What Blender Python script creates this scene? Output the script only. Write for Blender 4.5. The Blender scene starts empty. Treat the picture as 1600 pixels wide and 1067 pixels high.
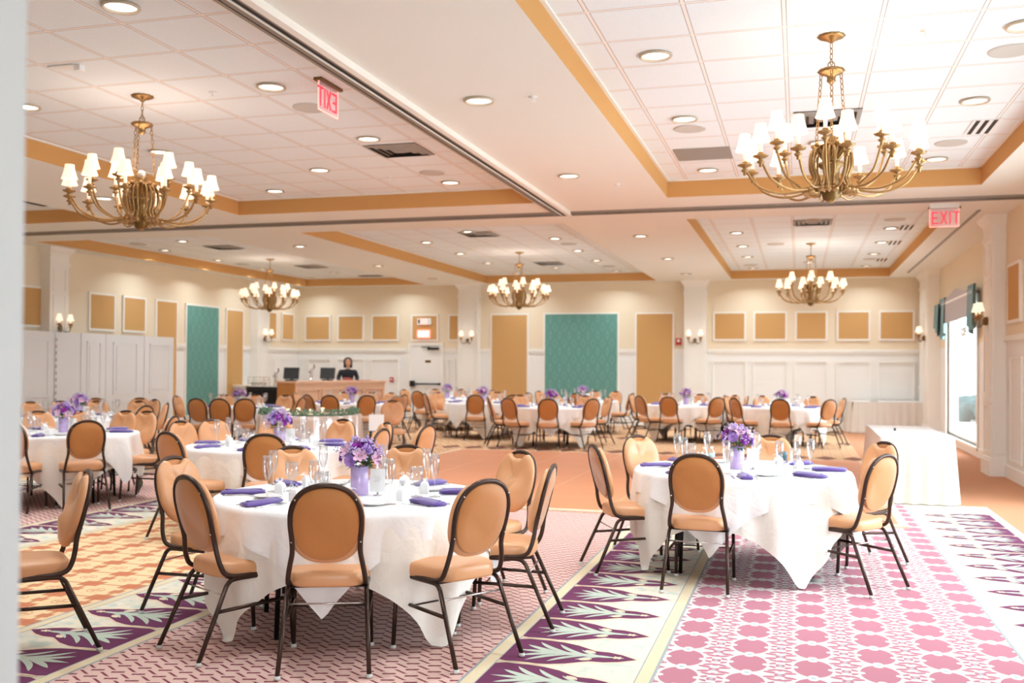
import bpy, math, random
from mathutils import Vector, Matrix
from math import sin, cos, pi, radians as R, atan2, hypot, sqrt, exp

# ------------------------------------------------------------------ camera, world, exposure
sc = bpy.context.scene
COL = sc.collection
CAMH = 1.42
F, YAW, PITCH, ROLL, CY = 1539.9, .28312, .012968, .00688277, 552.3
_fw = Vector((-sin(YAW)*cos(PITCH), cos(YAW)*cos(PITCH), sin(PITCH)))
_rt = Vector((cos(YAW), sin(YAW), 0)); _up = _rt.cross(_fw)
CR = cos(ROLL)*_rt + sin(ROLL)*_up; CU = -sin(ROLL)*_rt + cos(ROLL)*_up
cam = bpy.data.objects.new('camera', bpy.data.cameras.new('camera'))
COL.objects.link(cam); sc.camera = cam
_m = Matrix((CR, CU, -_fw)).transposed().to_4x4(); _m.translation = Vector((0, 0, CAMH)); cam.matrix_world = _m
cam.data.sensor_width = 36; cam.data.lens = F*36/1600
cam.data.shift_y = (CY-533.5)/1600
cam.data.clip_start = .05; cam.data.clip_end = 200
cam.data.dof.use_dof = True; cam.data.dof.focus_distance = 4.9; cam.data.dof.aperture_fstop = 2.6

w = bpy.data.worlds.new('sky'); sc.world = w; w.use_nodes = True
bg = w.node_tree.nodes['Background']; bg.inputs[0].default_value = (.81, .92, 1, 1); bg.inputs[1].default_value = 10.2
w.cycles.sampling_method = 'AUTOMATIC'
sc.view_settings.view_transform = 'Standard'; sc.view_settings.look = 'None'
sc.view_settings.gamma = 1; sc.view_settings.use_curve_mapping = False
sc.view_settings.exposure = 0.24
cy = sc.cycles
cy.use_denoising = True
try: cy.denoiser = 'OPENIMAGEDENOISE'
except Exception: pass
cy.max_bounces = 8; cy.diffuse_bounces = 5; cy.glossy_bounces = 3; cy.transmission_bounces = 4; cy.transparent_max_bounces = 16
cy.sample_clamp_indirect = 6; cy.sample_clamp_direct = 0; cy.caustics_reflective = False; cy.caustics_refractive = False
cy.use_light_tree = True

WARM = (.86, .97, 1.04)
LAMP_E = 12.2           # watts of each downlight
SHADE_E = .8          # lit fabric shades
def portal(x, y, z, sy, sz):
    l = bpy.data.lights.new('window_portal', 'AREA'); l.shape = 'RECTANGLE'; l.size = sz; l.size_y = sy
    l.cycles.is_portal = True
    o = bpy.data.objects.new('window_portal', l); COL.objects.link(o); o.location = (x, y, z)
    o.rotation_euler = (0, R(90), 0)
    return o
WINS = [(5.0, 8.0), (8.6, 11.6)]       # openings in the near right wall (y ranges)
for a, b in WINS: portal(2.75, (a+b)/2, 1.55, b-a, 2.7)
portal(2.86, 19.2, 1.4, 3.4, 2.5)
_p = portal(1.5, -3.3, 1.55, 1.8, 2.7); _p.rotation_euler = (R(90), 0, 0); _p.data.size = 1.8; _p.data.size_y = 2.7  # unseen rear opening, added to brighten the foreground from behind the camera

# ------------------------------------------------------------------ node helpers
def srgb(r, g, b):
    f = lambda c: c/12.92 if c <= .04045 else ((c+.055)/1.055)**2.4
    return tuple(f(v/255) for v in (r, g, b))+(1,)
class E:
    """tiny expression builder on math nodes"""
    def __init__(s, nt, v): s.nt = nt; s.v = v
    def op(s, name, *o):
        n = s.nt.nodes.new('ShaderNodeMath'); n.operation = name
        for i, x in enumerate((s,)+o):
            x = x.v if isinstance(x, E) else x
            if isinstance(x, (int, float)): n.inputs[i].default_value = x
            else: s.nt.links.new(x, n.inputs[i])
        return E(s.nt, n.outputs[0])
    def __add__(s, o): return s.op('ADD', o)
    def __sub__(s, o): return s.op('SUBTRACT', o)
    def __mul__(s, o): return s.op('MULTIPLY', o)
    def __truediv__(s, o): return s.op('DIVIDE', o)
    def lt(s, o): return s.op('LESS_THAN', o)
    def gt(s, o): return s.op('GREATER_THAN', o)
    def mx(s, o): return s.op('MAXIMUM', o)
    def mn(s, o): return s.op('MINIMUM', o)
    def ab(s): return s.op('ABSOLUTE')
    def fold(s, per, off=0):           # signed distance to nearest multiple of per, in periods (-.5 .. .5)
        return ((s-off)/per+.5).op('FRACT')-.5
    def inv(s): return E(s.nt, s.v).op('MULTIPLY', -1.0)+1.0
def new_mat(name):
    m = bpy.data.materials.new(name); m.use_nodes = True
    return m, m.node_tree, m.node_tree.nodes['Principled BSDF']
def mat(name, col, rough=.5, metal=0, spec=.5, emit=None, es=0, coat=0, noise=0, nscale=40, bump=0, sheen=0, trans=0, sss=0):
    m, nt, p = new_mat(name)
    p.inputs['Base Color'].default_value = col; p.inputs['Roughness'].default_value = rough
    p.inputs['Metallic'].default_value = metal; p.inputs['Specular IOR Level'].default_value = spec
    p.inputs['Coat Weight'].default_value = coat
    p.inputs['Sheen Weight'].default_value = sheen
    if emit: p.inputs['Emission Color'].default_value = emit; p.inputs['Emission Strength'].default_value = es
    if noise or bump:
        tc = nt.nodes.new('ShaderNodeTexCoord'); n = nt.nodes.new('ShaderNodeTexNoise'); n.inputs['Scale'].default_value = nscale
        n.inputs['Detail'].default_value = 3
        nt.links.new(tc.outputs['Object'], n.inputs['Vector'])
        if noise:
            mx = nt.nodes.new('ShaderNodeMix'); mx.data_type = 'RGBA'
            mx.inputs['A'].default_value = tuple(c*(1-noise) for c in col[:3])+(1,)
            mx.inputs['B'].default_value = tuple(min(1, c*(1+noise)) for c in col[:3])+(1,)
            nt.links.new(n.outputs['Fac'], mx.inputs['Factor']); nt.links.new(mx.outputs['Result'], p.inputs['Base Color'])
        if bump:
            b = nt.nodes.new('ShaderNodeBump'); b.inputs['Strength'].default_value = bump; b.inputs['Distance'].default_value = .002
            nt.links.new(n.outputs['Fac'], b.inputs['Height']); nt.links.new(b.outputs['Normal'], p.inputs['Normal'])
    return m
def pos(nt):
    g = nt.nodes.new('ShaderNodeNewGeometry'); s = nt.nodes.new('ShaderNodeSeparateXYZ'); nt.links.new(g.outputs['Position'], s.inputs[0])
    return E(nt, s.outputs[0]), E(nt, s.outputs[1]), E(nt, s.outputs[2])
def colmix(nt, fac, a, b):
    m = nt.nodes.new('ShaderNodeMix'); m.data_type = 'RGBA'
    for k, v in (('A', a), ('B', b)):
        if isinstance(v, tuple): m.inputs[k].default_value = v
        else: nt.links.new(v, m.inputs[k])
    nt.links.new(fac.v, m.inputs['Factor']); return m.outputs['Result']
def fuzz(nt, p, colour, scale=260, amt=.22):
    n = nt.nodes.new('ShaderNodeTexNoise'); n.inputs['Scale'].default_value = scale; n.inputs['Detail'].default_value = 2
    g = nt.nodes.new('ShaderNodeNewGeometry'); nt.links.new(g.outputs['Position'], n.inputs['Vector'])
    h = nt.nodes.new('ShaderNodeHueSaturation'); v = (E(nt, n.outputs['Fac'])-.5)*(2*amt)+1.0
    nt.links.new(v.v, h.inputs['Value'])
    if isinstance(colour, tuple): h.inputs['Color'].default_value = colour
    else: nt.links.new(colour, h.inputs['Color'])
    nt.links.new(h.outputs[0], p.inputs['Base Color'])
    p.inputs['Roughness'].default_value = .95; p.inputs['Specular IOR Level'].default_value = .1

# ------------------------------------------------------------------ materials
M = {}
M['wall'] = mat('cream_wall_paint', srgb(232, 216, 190), .75, spec=.2)
M['wains'] = mat('white_panelling_paint', srgb(236, 234, 230), .5, spec=.4)
M['trim'] = mat('white_trim_paint', srgb(240, 236, 228), .45)
M['soffit'] = mat('soffit_paint', srgb(234, 233, 226), .8, spec=.2)
M['gold'] = mat('gold_paint', srgb(206, 156, 98), .85, spec=.15, noise=.05, nscale=300)
M['fabric_gold'] = mat('gold_acoustic_fabric', srgb(202, 158, 104), .95, spec=.1, noise=.12, nscale=350)
M['jamb'] = mat('white_jamb_paint', srgb(206, 210, 210), .5)
M['track'] = mat('aluminium_track', srgb(150, 140, 130), .45, .6)
M['slot'] = mat('dark_slot', srgb(45, 38, 34), .8)
M['white'] = mat('white_enamel', srgb(240, 240, 238), .4)
M['grey'] = mat('speaker_grille_grey', srgb(200, 196, 190), .7)
M['vent'] = mat('vent_grey', srgb(150, 146, 140), .6)
M['lens'] = mat('downlight_lens', (1, 1, 1, 1), .5, emit=(1, .97, .92, 1), es=5.0)
M['ring'] = mat('downlight_ring', srgb(196, 182, 160), .5, .1)
M['brass'] = mat('antique_brass', srgb(166, 132, 86), .33, .85, noise=.3, nscale=60)
M['brass_d'] = mat('dark_brass', srgb(120, 92, 50), .4, .8)
M['crystal'] = mat('glass_drops', srgb(230, 225, 220), .08, .4)
M['shade'] = mat('lit_linen_shade', srgb(240, 216, 190), .8, emit=(1, .82, .62, 1), es=SHADE_E)
M['sleeve'] = mat('candle_sleeve', srgb(250, 240, 225), .5, emit=(1, .7, .45, 1), es=.6)
M['vinyl'] = mat('tan_vinyl', srgb(216, 158, 112), .34, spec=.5, bump=.06, nscale=500)
M['backfab'] = mat('brown_woven_fabric', srgb(190, 122, 60), .55, spec=.4, noise=.22, nscale=420, sheen=.45)
M['frame'] = mat('bronze_powder_coat', srgb(72, 56, 48), .34, .75, noise=.25, nscale=500)
M['silver'] = mat('silver_frame', srgb(165, 160, 158), .3, .8)
M['glide'] = mat('clear_glide', srgb(205, 205, 200), .25)
M['screw'] = mat('screw_head', srgb(200, 195, 190), .25, .9)
M['cloth'] = mat('white_linen', srgb(240, 238, 236), .8, spec=.2, sheen=.1, bump=.05, nscale=350)
M['cloth2'] = mat('ivory_linen', srgb(238, 232, 222), .8, spec=.2, sheen=.1)
M['skirt'] = mat('ivory_table_skirt', srgb(222, 214, 204), .75, spec=.2)
M['black'] = mat('black_plastic', srgb(24, 24, 26), .4)
M['blackm'] = mat('black_steel', srgb(26, 24, 24), .4, .5)
M['napkin'] = mat('purple_satin', srgb(92, 66, 142), .5, spec=.4, sheen=.4, noise=.15, nscale=14)
M['steel'] = mat('polished_cutlery', srgb(225, 225, 228), .14, 1)
M['china'] = mat('white_china', srgb(245, 243, 240), .15, coat=.4)
M['vase'] = mat('lavender_vase', srgb(196, 172, 222), .2, noise=.22, nscale=26, coat=.5)
M['card'] = mat('white_card', srgb(246, 246, 246), .7)
M['ink'] = mat('grey_ink', srgb(150, 150, 150), .8)
M['ribbon'] = mat('white_ribbon', srgb(250, 248, 248), .4)
M['leaf'] = mat('green_leaf', srgb(70, 112, 62), .5, noise=.3, nscale=40)
M['eucalyptus'] = mat('garland_leaf', srgb(110, 140, 112), .6, noise=.25, nscale=30)
M['fl_purple'] = mat('purple_petal', srgb(150, 44, 160), .6, noise=.25, nscale=60)
M['fl_lilac'] = mat('lilac_petal', srgb(176, 136, 208), .6, noise=.2, nscale=60)
M['fl_pink'] = mat('pink_petal', srgb(226, 180, 206), .55, noise=.12, nscale=60)
M['fl_dark'] = mat('dark_petal_mark', srgb(110, 24, 70), .6)
M['statice'] = mat('statice_floret', srgb(190, 170, 214), .7)
M['plastic_teal'] = mat('dark_teal_plastic', srgb(52, 88, 100), .35)
M['water'] = mat('water_bottle', srgb(190, 222, 228), .1, coat=.5)
M['lav'] = mat('lavender_paper', srgb(186, 160, 205), .6)
M['bar'] = mat('pale_stained_oak', srgb(220, 180, 150), .45, noise=.1, nscale=9)
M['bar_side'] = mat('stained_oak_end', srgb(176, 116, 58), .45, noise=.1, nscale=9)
M['divider'] = mat('divider_white', srgb(226, 226, 226), .5)
M['teal_cloth'] = mat('teal_drape', srgb(118, 146, 146), .8, noise=.1, nscale=20)
M['grey_cloth'] = mat('grey_valance', srgb(176, 166, 164), .8)
M['red'] = mat('red_box', srgb(190, 60, 40), .5)
M['exit_red'] = mat('lit_exit_letters', srgb(225, 70, 84), .5, emit=(1, .10, .16, 1), es=.4)
M['exit_glow'] = mat('lit_exit_face', srgb(250, 180, 170), .5, emit=(1, .30, .26, 1), es=1.3)
M['exit_white'] = mat('lit_exit_white', srgb(255, 220, 225), .5, emit=(1, .7, .75, 1), es=1.3)
M['skin'] = mat('skin', srgb(214, 160, 132), .55)
M['hair'] = mat('dark_hair', srgb(48, 34, 28), .5)
M['shirt'] = mat('black_shirt', srgb(24, 24, 30), .8)
M['lips'] = mat('lips', srgb(170, 80, 76), .5)
M['candle'] = mat('led_candle', srgb(250, 240, 220), .5, emit=(1, .75, .45, 1), es=.8)
M['spark'] = mat('sequin_cloth', srgb(214, 196, 190), .3, .3)
M['patio'] = mat('pale_patio', srgb(220, 220, 215), .8)
M['shrub'] = mat('garden_shrub', srgb(50, 80, 80), .8)
M['wood_dark'] = mat('dark_walnut', srgb(95, 60, 40), .5)

def glass_mat(name, tint=(1, 1, 1, 1), alpha=.12):
    m = bpy.data.materials.new(name); m.use_nodes = True; nt = m.node_tree; nt.nodes.clear()
    o = nt.nodes.new('ShaderNodeOutputMaterial'); mx = nt.nodes.new('ShaderNodeMixShader'); t = nt.nodes.new('ShaderNodeBsdfTransparent')
    g = nt.nodes.new('ShaderNodeBsdfGlossy'); lw = nt.nodes.new('ShaderNodeLayerWeight'); lw.inputs['Blend'].default_value = .35
    t.inputs[0].default_value = tint; g.inputs['Roughness'].default_value = .06
    f = (E(nt, lw.outputs['Facing'])*.60+alpha).mn(1.0)
    nt.links.new(f.v, mx.inputs[0]); nt.links.new(t.outputs[0], mx.inputs[1]); nt.links.new(g.outputs[0], mx.inputs[2]); nt.links.new(mx.outputs[0], o.inputs[0])
    return m
for _k in ('cloth', 'cloth2', 'skirt'):          # broad soft creases over the weave
    _nt = M[_k].node_tree; _p = _nt.nodes['Principled BSDF']; _tc = _nt.nodes.new('ShaderNodeTexCoord'); _n = _nt.nodes.new('ShaderNodeTexNoise')
    _n.inputs['Scale'].default_value = 5.5; _n.inputs['Detail'].default_value = 3; _n.inputs['Distortion'].default_value = 1.2
    _b = _nt.nodes.new('ShaderNodeBump'); _b.inputs['Strength'].default_value = .3; _b.inputs['Distance'].default_value = .03
    _nt.links.new(_tc.outputs['Object'], _n.inputs['Vector']); _nt.links.new(_n.outputs['Fac'], _b.inputs['Height']); _nt.links.new(_b.outputs['Normal'], _p.inputs['Normal'])
M['glass'] = glass_mat('clear_glass', (1, 1, 1, 1), .09); m_, nt_, p_ = new_mat('edge_lit_acrylic'); p_.inputs['Base Color'].default_value = srgb(250, 210, 214); p_.inputs['Alpha'].default_value = .35
p_.inputs['Roughness'].default_value = .15; p_.inputs['Emission Color'].default_value = (1, .62, .66, 1); p_.inputs['Emission Strength'].default_value = .18
M['acrylic'] = m_
M['pane'] = glass_mat('window_glass', (.97, .99, 1, 1), .02)

def m_teal():
    m, nt, p = new_mat('teal_damask'); x, y, z = pos(nt)
    s = x+y
    a = s.fold(.24); b = z.fold(.40)
    d1 = (a.ab()+b.ab()); r = ((d1-.25).ab()).lt(.035)
    s2 = s.fold(.24, .12); b2 = z.fold(.40, .20); r2 = (((s2*s2)*3.2+(b2*b2)).op('SQRT')-.2).ab().lt(.05)
    f = (r.mx(r2))*.8
    p.inputs['Roughness'].default_value = .8; p.inputs['Specular IOR Level'].default_value = .2
    nt.links.new(colmix(nt, f, srgb(100, 150, 142), srgb(126, 166, 150)), p.inputs['Base Color']); return m
M['teal'] = m_teal()
def m_tiles():
    m, nt, p = new_mat('ceiling_tile_grid'); x, y, z = pos(nt)
    CXs = .208-.305
    gx = x.fold(.6075, CXs).ab()*.6075; gy = y.fold(.6075, 6.786).ab()*.6075
    g = gx.mn(gy)
    bar = g.lt(.011); edge = g.lt(.017)*(bar.inv())
    n = nt.nodes.new('ShaderNodeTexNoise'); n.inputs['Scale'].default_value = 90; n.inputs['Detail'].default_value = 4
    gg = nt.nodes.new('ShaderNodeNewGeometry'); nt.links.new(gg.outputs['Position'], n.inputs['Vector'])
    c0 = colmix(nt, E(nt, n.outputs['Fac']), srgb(228, 236, 241), srgb(240, 247, 251))
    c1 = colmix(nt, edge, c0, srgb(176, 172, 172)); c2 = colmix(nt, bar, c1, srgb(244, 238, 234))
    nt.links.new(c2, p.inputs['Base Color']); p.inputs['Roughness'].default_value = .85; p.inputs['Specular IOR Level'].default_value = .2
    b = nt.nodes.new('ShaderNodeBump'); b.inputs['Strength'].default_value = .6; b.inputs['Distance'].default_value = .01
    nt.links.new(bar.v, b.inputs['Height']); nt.links.new(b.outputs['Normal'], p.inputs['Normal'])
    return m
M['tiles'] = m_tiles()
def m_flower(name, pink, cream, blue):
    m, nt, p = new_mat(name); x, y, z = pos(nt)
    P = .30
    u = x.fold(P, -.53).ab(); v = y.fold(P, 5.044-.15).ab()      # centred on a blob, folded
    wob = u*1.0
    blob = ((u/.30)*(u/.30)+(v/.46)*(v/.46)).lt(1.0)
    bite = (((u-.31)/.09)*((u-.31)/.09)+((v-.0)/.07)*((v-.0)/.07)).lt(1.0)
    tip = (((u-.0)/.075)*((u-.0)/.075)+((v-.43)/.075)*((v-.43)/.075)).lt(1.0)
    blob = blob*bite.inv()*tip.inv()
    def ell(cx, cy, a, b, ang):
        du = u-cx; dv = v-cy; p_ = du*cos(ang)+dv*sin(ang); q_ = dv*cos(ang)-du*sin(ang)
        return ((p_/a)*(p_/a)+(q_/b)*(q_/b)).lt(1.0)
    pk = blob.mx(ell(.36, .385, .12, .055, .25)).mx(ell(.40, .255, .10, .045, -.5)).mx(ell(.395, .10, .085, .045, .6)).mx(ell(.5, 0, .075, .10, 0)).mx(ell(.5, .5, .09, .08, 0)).mx(ell(.5, .25, .05, .06, 0))
    pk = pk*(ell(.22, .47, .16, .018, .0)).inv()
    disc = (((u-.5)/.075)*((u-.5)/.075)+((v-.125)/.06)*((v-.125)/.06)).lt(1.0)
    disc2 = (((u-.5)/.075)*((u-.5)/.075)+((v-.375)/.06)*((v-.375)/.06)).lt(1.0)
    pk = pk*(disc.mx(disc2)).inv()
    dot = (((u-.5)*(u-.5)+v*v).lt(.0012)).mx(((u-.5)*(u-.5)+(v-.5)*(v-.5)).lt(.0012)).mx((u*u+(v-.5)*(v-.5)).lt(.0016))
    c1 = colmix(nt, pk, cream, pink); c2 = colmix(nt, dot, c1, blue)
    fuzz(nt, p, c2, 420, .3); return m
M['flower_r'] = m_flower('pink_floral_carpet', srgb(180, 120, 132), srgb(216, 208, 202), srgb(160, 178, 182))
def m_rust():
    m, nt, p = new_mat('rust_floral_carpet'); x, y, z = pos(nt)
    P = .305
    u0 = x.fold(P, -5.292); v0 = y.fold(P, 6.29); u = u0.ab(); v = v0.ab()
    sq = u.lt(.25)*v.lt(.20); hatch = (x.fold(.014).gt(0.15)).inv()*.5+.5
    sq2 = u.lt(.14)*((v-.5).ab().lt(.12))*.8
    neck = (u.lt(.05)*.7).mx(v.lt(.035)*.7)
    du = u-.5; dv = v-.5
    vein = ((du*du+dv*dv).op('SQRT')-.17).ab().lt(.018)*.45
    star = ((du.ab().lt(.02)*dv.ab().lt(.15)).mx(dv.ab().lt(.03)*du.ab().lt(.16)))*.6
    f = (sq*hatch).mx(sq2).mx(neck).mx(vein).mx(star)
    c = colmix(nt, f, srgb(232, 200, 156), srgb(190, 104, 72))
    fuzz(nt, p, c, 420, .25); return m
M['rust'] = m_rust()
def m_weave():
    m, nt, p = new_mat('basketweave_carpet'); x, y, z = pos(nt)
    a = x+y*.35; P = .11
    u = a.fold(P); v = y.fold(P*.8); u2 = a.fold(P, P/2); v2 = y.fold(P*.8, P*.4)
    k1 = u.ab().lt(.30)*((v-u*.35).ab().lt(.10)); k2 = ((u2+v2*.9).ab().lt(.10)*v2.ab().lt(.26)); k3 = (v+u*.8).ab().lt(.05)
    st = (x-y*.6).fold(P*.25).ab().lt(.12)*.35
    f = k1.mx(k2).mx(st)
    c = colmix(nt, f, srgb(226, 190, 178), srgb(132, 68, 76))
    fuzz(nt, p, c, 420, .25); return m
M['weave'] = m_weave()
def m_plainstripe():
    m, nt, p = new_mat('tan_striped_carpet'); x, y, z = pos(nt)
    f = (x*.8+y*.6).fold(.05).ab().lt(.2)*.5
    fuzz(nt, p, colmix(nt, f, srgb(196, 142, 108), srgb(172, 116, 86)), 300, .2); return m
M['stripe'] = m_plainstripe()
def m_far():
    m, nt, p = new_mat('tan_lattice_carpet'); x, y, z = pos(nt)
    u = x.fold(.30).ab(); v = y.fold(.42).ab()
    f = ((u+v*.8).fold(.34).ab().lt(.16)).mx(((u-v).ab()).lt(.06))
    b = (y.fold(3.1, 16.4).ab().lt(.13))*((x.fold(.42).ab()+y.fold(.8, 16.4).ab()).lt(.42))
    c = colmix(nt, f*.75, srgb(216, 180, 142), srgb(182, 130, 96)); c = colmix(nt, b*.85, c, srgb(110, 60, 56))
    fuzz(nt, p, c, 300, .2); return m
M['far'] = m_far()
def m_border():
    m, nt, p = new_mat('cream_border_ground'); n = nt.nodes.new('ShaderNodeTexNoise'); n.inputs['Scale'].default_value = 11
    g = nt.nodes.new('ShaderNodeNewGeometry'); nt.links.new(g.outputs['Position'], n.inputs['Vector'])
    f = ((E(nt, n.outputs['Fac'])-.45)*5.0).mx(0.0).mn(1.0)
    fuzz(nt, p, colmix(nt, f, srgb(228, 216, 194), srgb(196, 202, 188)), 300, .2); return m
M['border'] = m_border()
def flat_carpet(name, c):
    m, nt, p = new_mat(name); fuzz(nt, p, c, 420, .22); return m
M['c_purple'] = flat_carpet('plum_carpet', srgb(112, 60, 90)); M['c_sage'] = flat_carpet('sage_carpet', srgb(190, 198, 182))
M['c_cream'] = flat_carpet('cream_carpet', srgb(228, 204, 176)); M['c_tan'] = flat_carpet('gold_band_carpet', srgb(220, 202, 168))
M['c_grey'] = flat_carpet('grey_line_carpet', srgb(160, 164, 166)); M['c_pink'] = flat_carpet('peach_carpet', srgb(224, 178, 156))
def m_dance():
    m, nt, p = new_mat('parquet_dance_floor'); x, y, z = pos(nt)
    gx = x.fold(.914, -5.45).ab()*.914; gy = y.fold(.9, 9.5).ab()*.9
    seam = gx.mn(gy).lt(.009)
    n = nt.nodes.new('ShaderNodeTexNoise'); n.inputs['Scale'].default_value = 3; mp = nt.nodes.new('ShaderNodeMapping'); mp.inputs['Scale'].default_value = (1, 12, 1)
    g = nt.nodes.new('ShaderNodeNewGeometry'); nt.links.new(g.outputs['Position'], mp.inputs[0]); nt.links.new(mp.outputs[0], n.inputs['Vector'])
    c0 = colmix(nt, E(nt, n.outputs['Fac']), srgb(212, 134, 90), srgb(222, 148, 104))
    c = colmix(nt, seam*.6, c0, srgb(236, 190, 150))
    nt.links.new(c, p.inputs['Base Color']); p.inputs['Roughness'].default_value = .38; return m
M['dance'] = m_dance()

# ------------------------------------------------------------------ mesh builder
class MB:
    def __init__(s): s.v = []; s.f = []; s.m = []; s.sm = []
    def add(s, vs, fs, mi=0, smooth=False):
        o = len(s.v); s.v += [tuple(p) for p in vs]
        for f in fs: s.f.append([i+o for i in f]); s.m.append(mi); s.sm.append(smooth)
    def box(s, a, b, mi=0):
        (x0, y0, z0), (x1, y1, z1) = a, b
        s.add([(x0, y0, z0), (x1, y0, z0), (x1, y1, z0), (x0, y1, z0), (x0, y0, z1), (x1, y0, z1), (x1, y1, z1), (x0, y1, z1)],
              [(3, 2, 1, 0), (4, 5, 6, 7), (0, 1, 5, 4), (1, 2, 6, 5), (2, 3, 7, 6), (3, 0, 4, 7)], mi)
    def boxm(s, mt, sx, sy, sz, mi=0):
        vs = [mt @ Vector((x*sx/2, y*sy/2, z*sz/2)) for z in (-1, 1) for x, y in ((-1, -1), (1, -1), (1, 1), (-1, 1))]
        s.add(vs, [(3, 2, 1, 0), (4, 5, 6, 7), (0, 1, 5, 4), (1, 2, 6, 5), (2, 3, 7, 6), (3, 0, 4, 7)], mi)
    def tube(s, pts, r, n=8, mi=0, closed=False, caps=True, up=None):
        pts = [Vector(p) for p in pts]; N = len(pts); rs = r if isinstance(r, (list, tuple)) else [r]*N
        T = []
        for i in range(N):
            a = pts[(i-1) % N] if (closed or i > 0) else pts[0]; b = pts[(i+1) % N] if (closed or i < N-1) else pts[-1]
            t = (b-a); T.append(t.normalized() if t.length > 1e-9 else Vector((0, 0, 1)))
        u = Vector(up) if up else (Vector((0, 0, 1)) if abs(T[0].z) < .9 else Vector((1, 0, 0)))
        u = (u-T[0]*u.dot(T[0])).normalized(); vs = []
        for i in range(N):
            u = (u-T[i]*u.dot(T[i])); u = u.normalized() if u.length > 1e-9 else T[i].orthogonal().normalized(); b = T[i].cross(u)
            for k in range(n):
                a = 2*pi*k/n+pi/n; vs.append(pts[i]+(u*cos(a)+b*sin(a))*rs[i])
        fs = []
        for i in range(N if closed else N-1):
            j = (i+1) % N
            for k in range(n): fs.append((i*n+k, i*n+(k+1) % n, j*n+(k+1) % n, j*n+k))
        if caps and not closed: fs.append(tuple(range(n-1, -1, -1))); fs.append(tuple((N-1)*n+k for k in range(n)))
        s.add(vs, fs, mi, n > 5)
    def lathe(s, prof, n=20, c=(0, 0, 0), mi=0, smooth=True, flute=0, fn=0):
        vs = []; N = len(prof)
        for (r, z) in prof:
            for k in range(n):
                a = 2*pi*k/n; rr = r*(1+flute*cos(fn*a)) if flute else r
                vs.append((c[0]+rr*cos(a), c[1]+rr*sin(a), c[2]+z))
        fs = [(i*n+k, i*n+(k+1) % n, (i+1)*n+(k+1) % n, (i+1)*n+k) for i in range(N-1) for k in range(n)]
        if prof[0][0] > 1e-5: fs.append(tuple(range(n-1, -1, -1)))
        if prof[-1][0] > 1e-5: fs.append(tuple((N-1)*n+k for k in range(n)))
        s.add(vs, fs, mi, smooth)
    def poly(s, pts, mi=0): s.add(pts, [tuple(range(len(pts)))], mi)
    def prism(s, pts, z0, z1, mi=0, smooth=False):
        n = len(pts); vs = [(x, y, z0) for x, y in pts]+[(x, y, z1) for x, y in pts]
        s.add(vs, [tuple(range(n-1, -1, -1)), tuple(range(n, 2*n))], mi); s.add(vs, [(i, (i+1) % n, n+(i+1) % n, n+i) for i in range(n)], mi, smooth)
    def loft(s, rings, mi=0, cap=True, smooth=True):
        n = len(rings[0]); vs = [p for r in rings for p in r]
        fs = [(i*n+k, i*n+(k+1) % n, (i+1)*n+(k+1) % n, (i+1)*n+k) for i in range(len(rings)-1) for k in range(n)]
        if cap: fs += [tuple(range(n-1, -1, -1)), tuple((len(rings)-1)*n+k for k in range(n))]
        s.add(vs, fs, mi, smooth)
    def sphere(s, c, r, n=10, m=7, mi=0, sc3=(1, 1, 1)):
        prof = [(sin(pi*i/m), -cos(pi*i/m)) for i in range(m+1)]
        vs = []
        for (a, z) in prof:
            for k in range(n): t = 2*pi*k/n; vs.append((c[0]+r*a*cos(t)*sc3[0], c[1]+r*a*sin(t)*sc3[1], c[2]+r*z*sc3[2]))
        s.add(vs, [(i*n+k, i*n+(k+1) % n, (i+1)*n+(k+1) % n, (i+1)*n+k) for i in range(m) for k in range(n)], mi, True)
    def mesh(s, name, mats):
        me = bpy.data.meshes.new(name); me.from_pydata(s.v, [], s.f)
        for m in (mats if isinstance(mats, (list, tuple)) else [mats]): me.materials.append(M[m] if isinstance(m, str) else m)
        me.polygons.foreach_set('material_index', s.m); me.polygons.foreach_set('use_smooth', s.sm)
        me.validate(); me.update(); return me
    def build(s, name, mats, parent=None, loc=None, rz=0):
        o = bpy.data.objects.new(name, s.mesh(name, mats)); COL.objects.link(o)
        if parent: o.parent = parent
        if loc: o.location = loc
        if rz: o.rotation_euler = (0, 0, rz)
        return o
def tag(o, label=None, cat=None, group=None, kind=None):
    if label: o['label'] = label
    if cat: o['category'] = cat
    if group: o['group'] = group
    if kind: o['kind'] = kind
    return o
def empty(name, loc=(0, 0, 0), rz=0):
    o = bpy.data.objects.new(name, None); COL.objects.link(o); o.location = loc; o.rotation_euler = (0, 0, rz); o.empty_display_size = .05
    return o
def kids(o): return [c for c in KIDS.get(o.name, [])]
def copy_tree(o, parent=None):
    c = o.copy(); COL.objects.link(c)
    c.parent = parent
    for ch in list(o.children): copy_tree(ch, c)
    return c
def struct(mb, name, mats): return tag(mb.build(name, mats), kind='structure')
def cr(pts, n=6, closed=False):
    """catmull-rom through the points"""
    P = [Vector(p) for p in pts]; N = len(P); out = []
    for i in range(N if closed else N-1):
        a = P[(i-1) % N] if (closed or i > 0) else P[0]*2-P[1]; b = P[i]; c = P[(i+1) % N]; d = P[(i+2) % N] if (closed or i+2 < N) else P[-1]*2-P[-2]
        for k in range(n):
            t = k/n; out.append(.5*((2*b)+(c-a)*t+(2*a-5*b+4*c-d)*t*t+(3*b-a-3*c+d)*t**3))
    if not closed: out.append(P[-1])
    return out
def px_of(p):
    v = Vector(p)-Vector((0, 0, CAMH)); return 800+F*v.dot(CR)/max(.01, v.dot(_fw))
def depth_of(p): return (Vector(p)-Vector((0, 0, CAMH))).dot(_fw)
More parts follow.
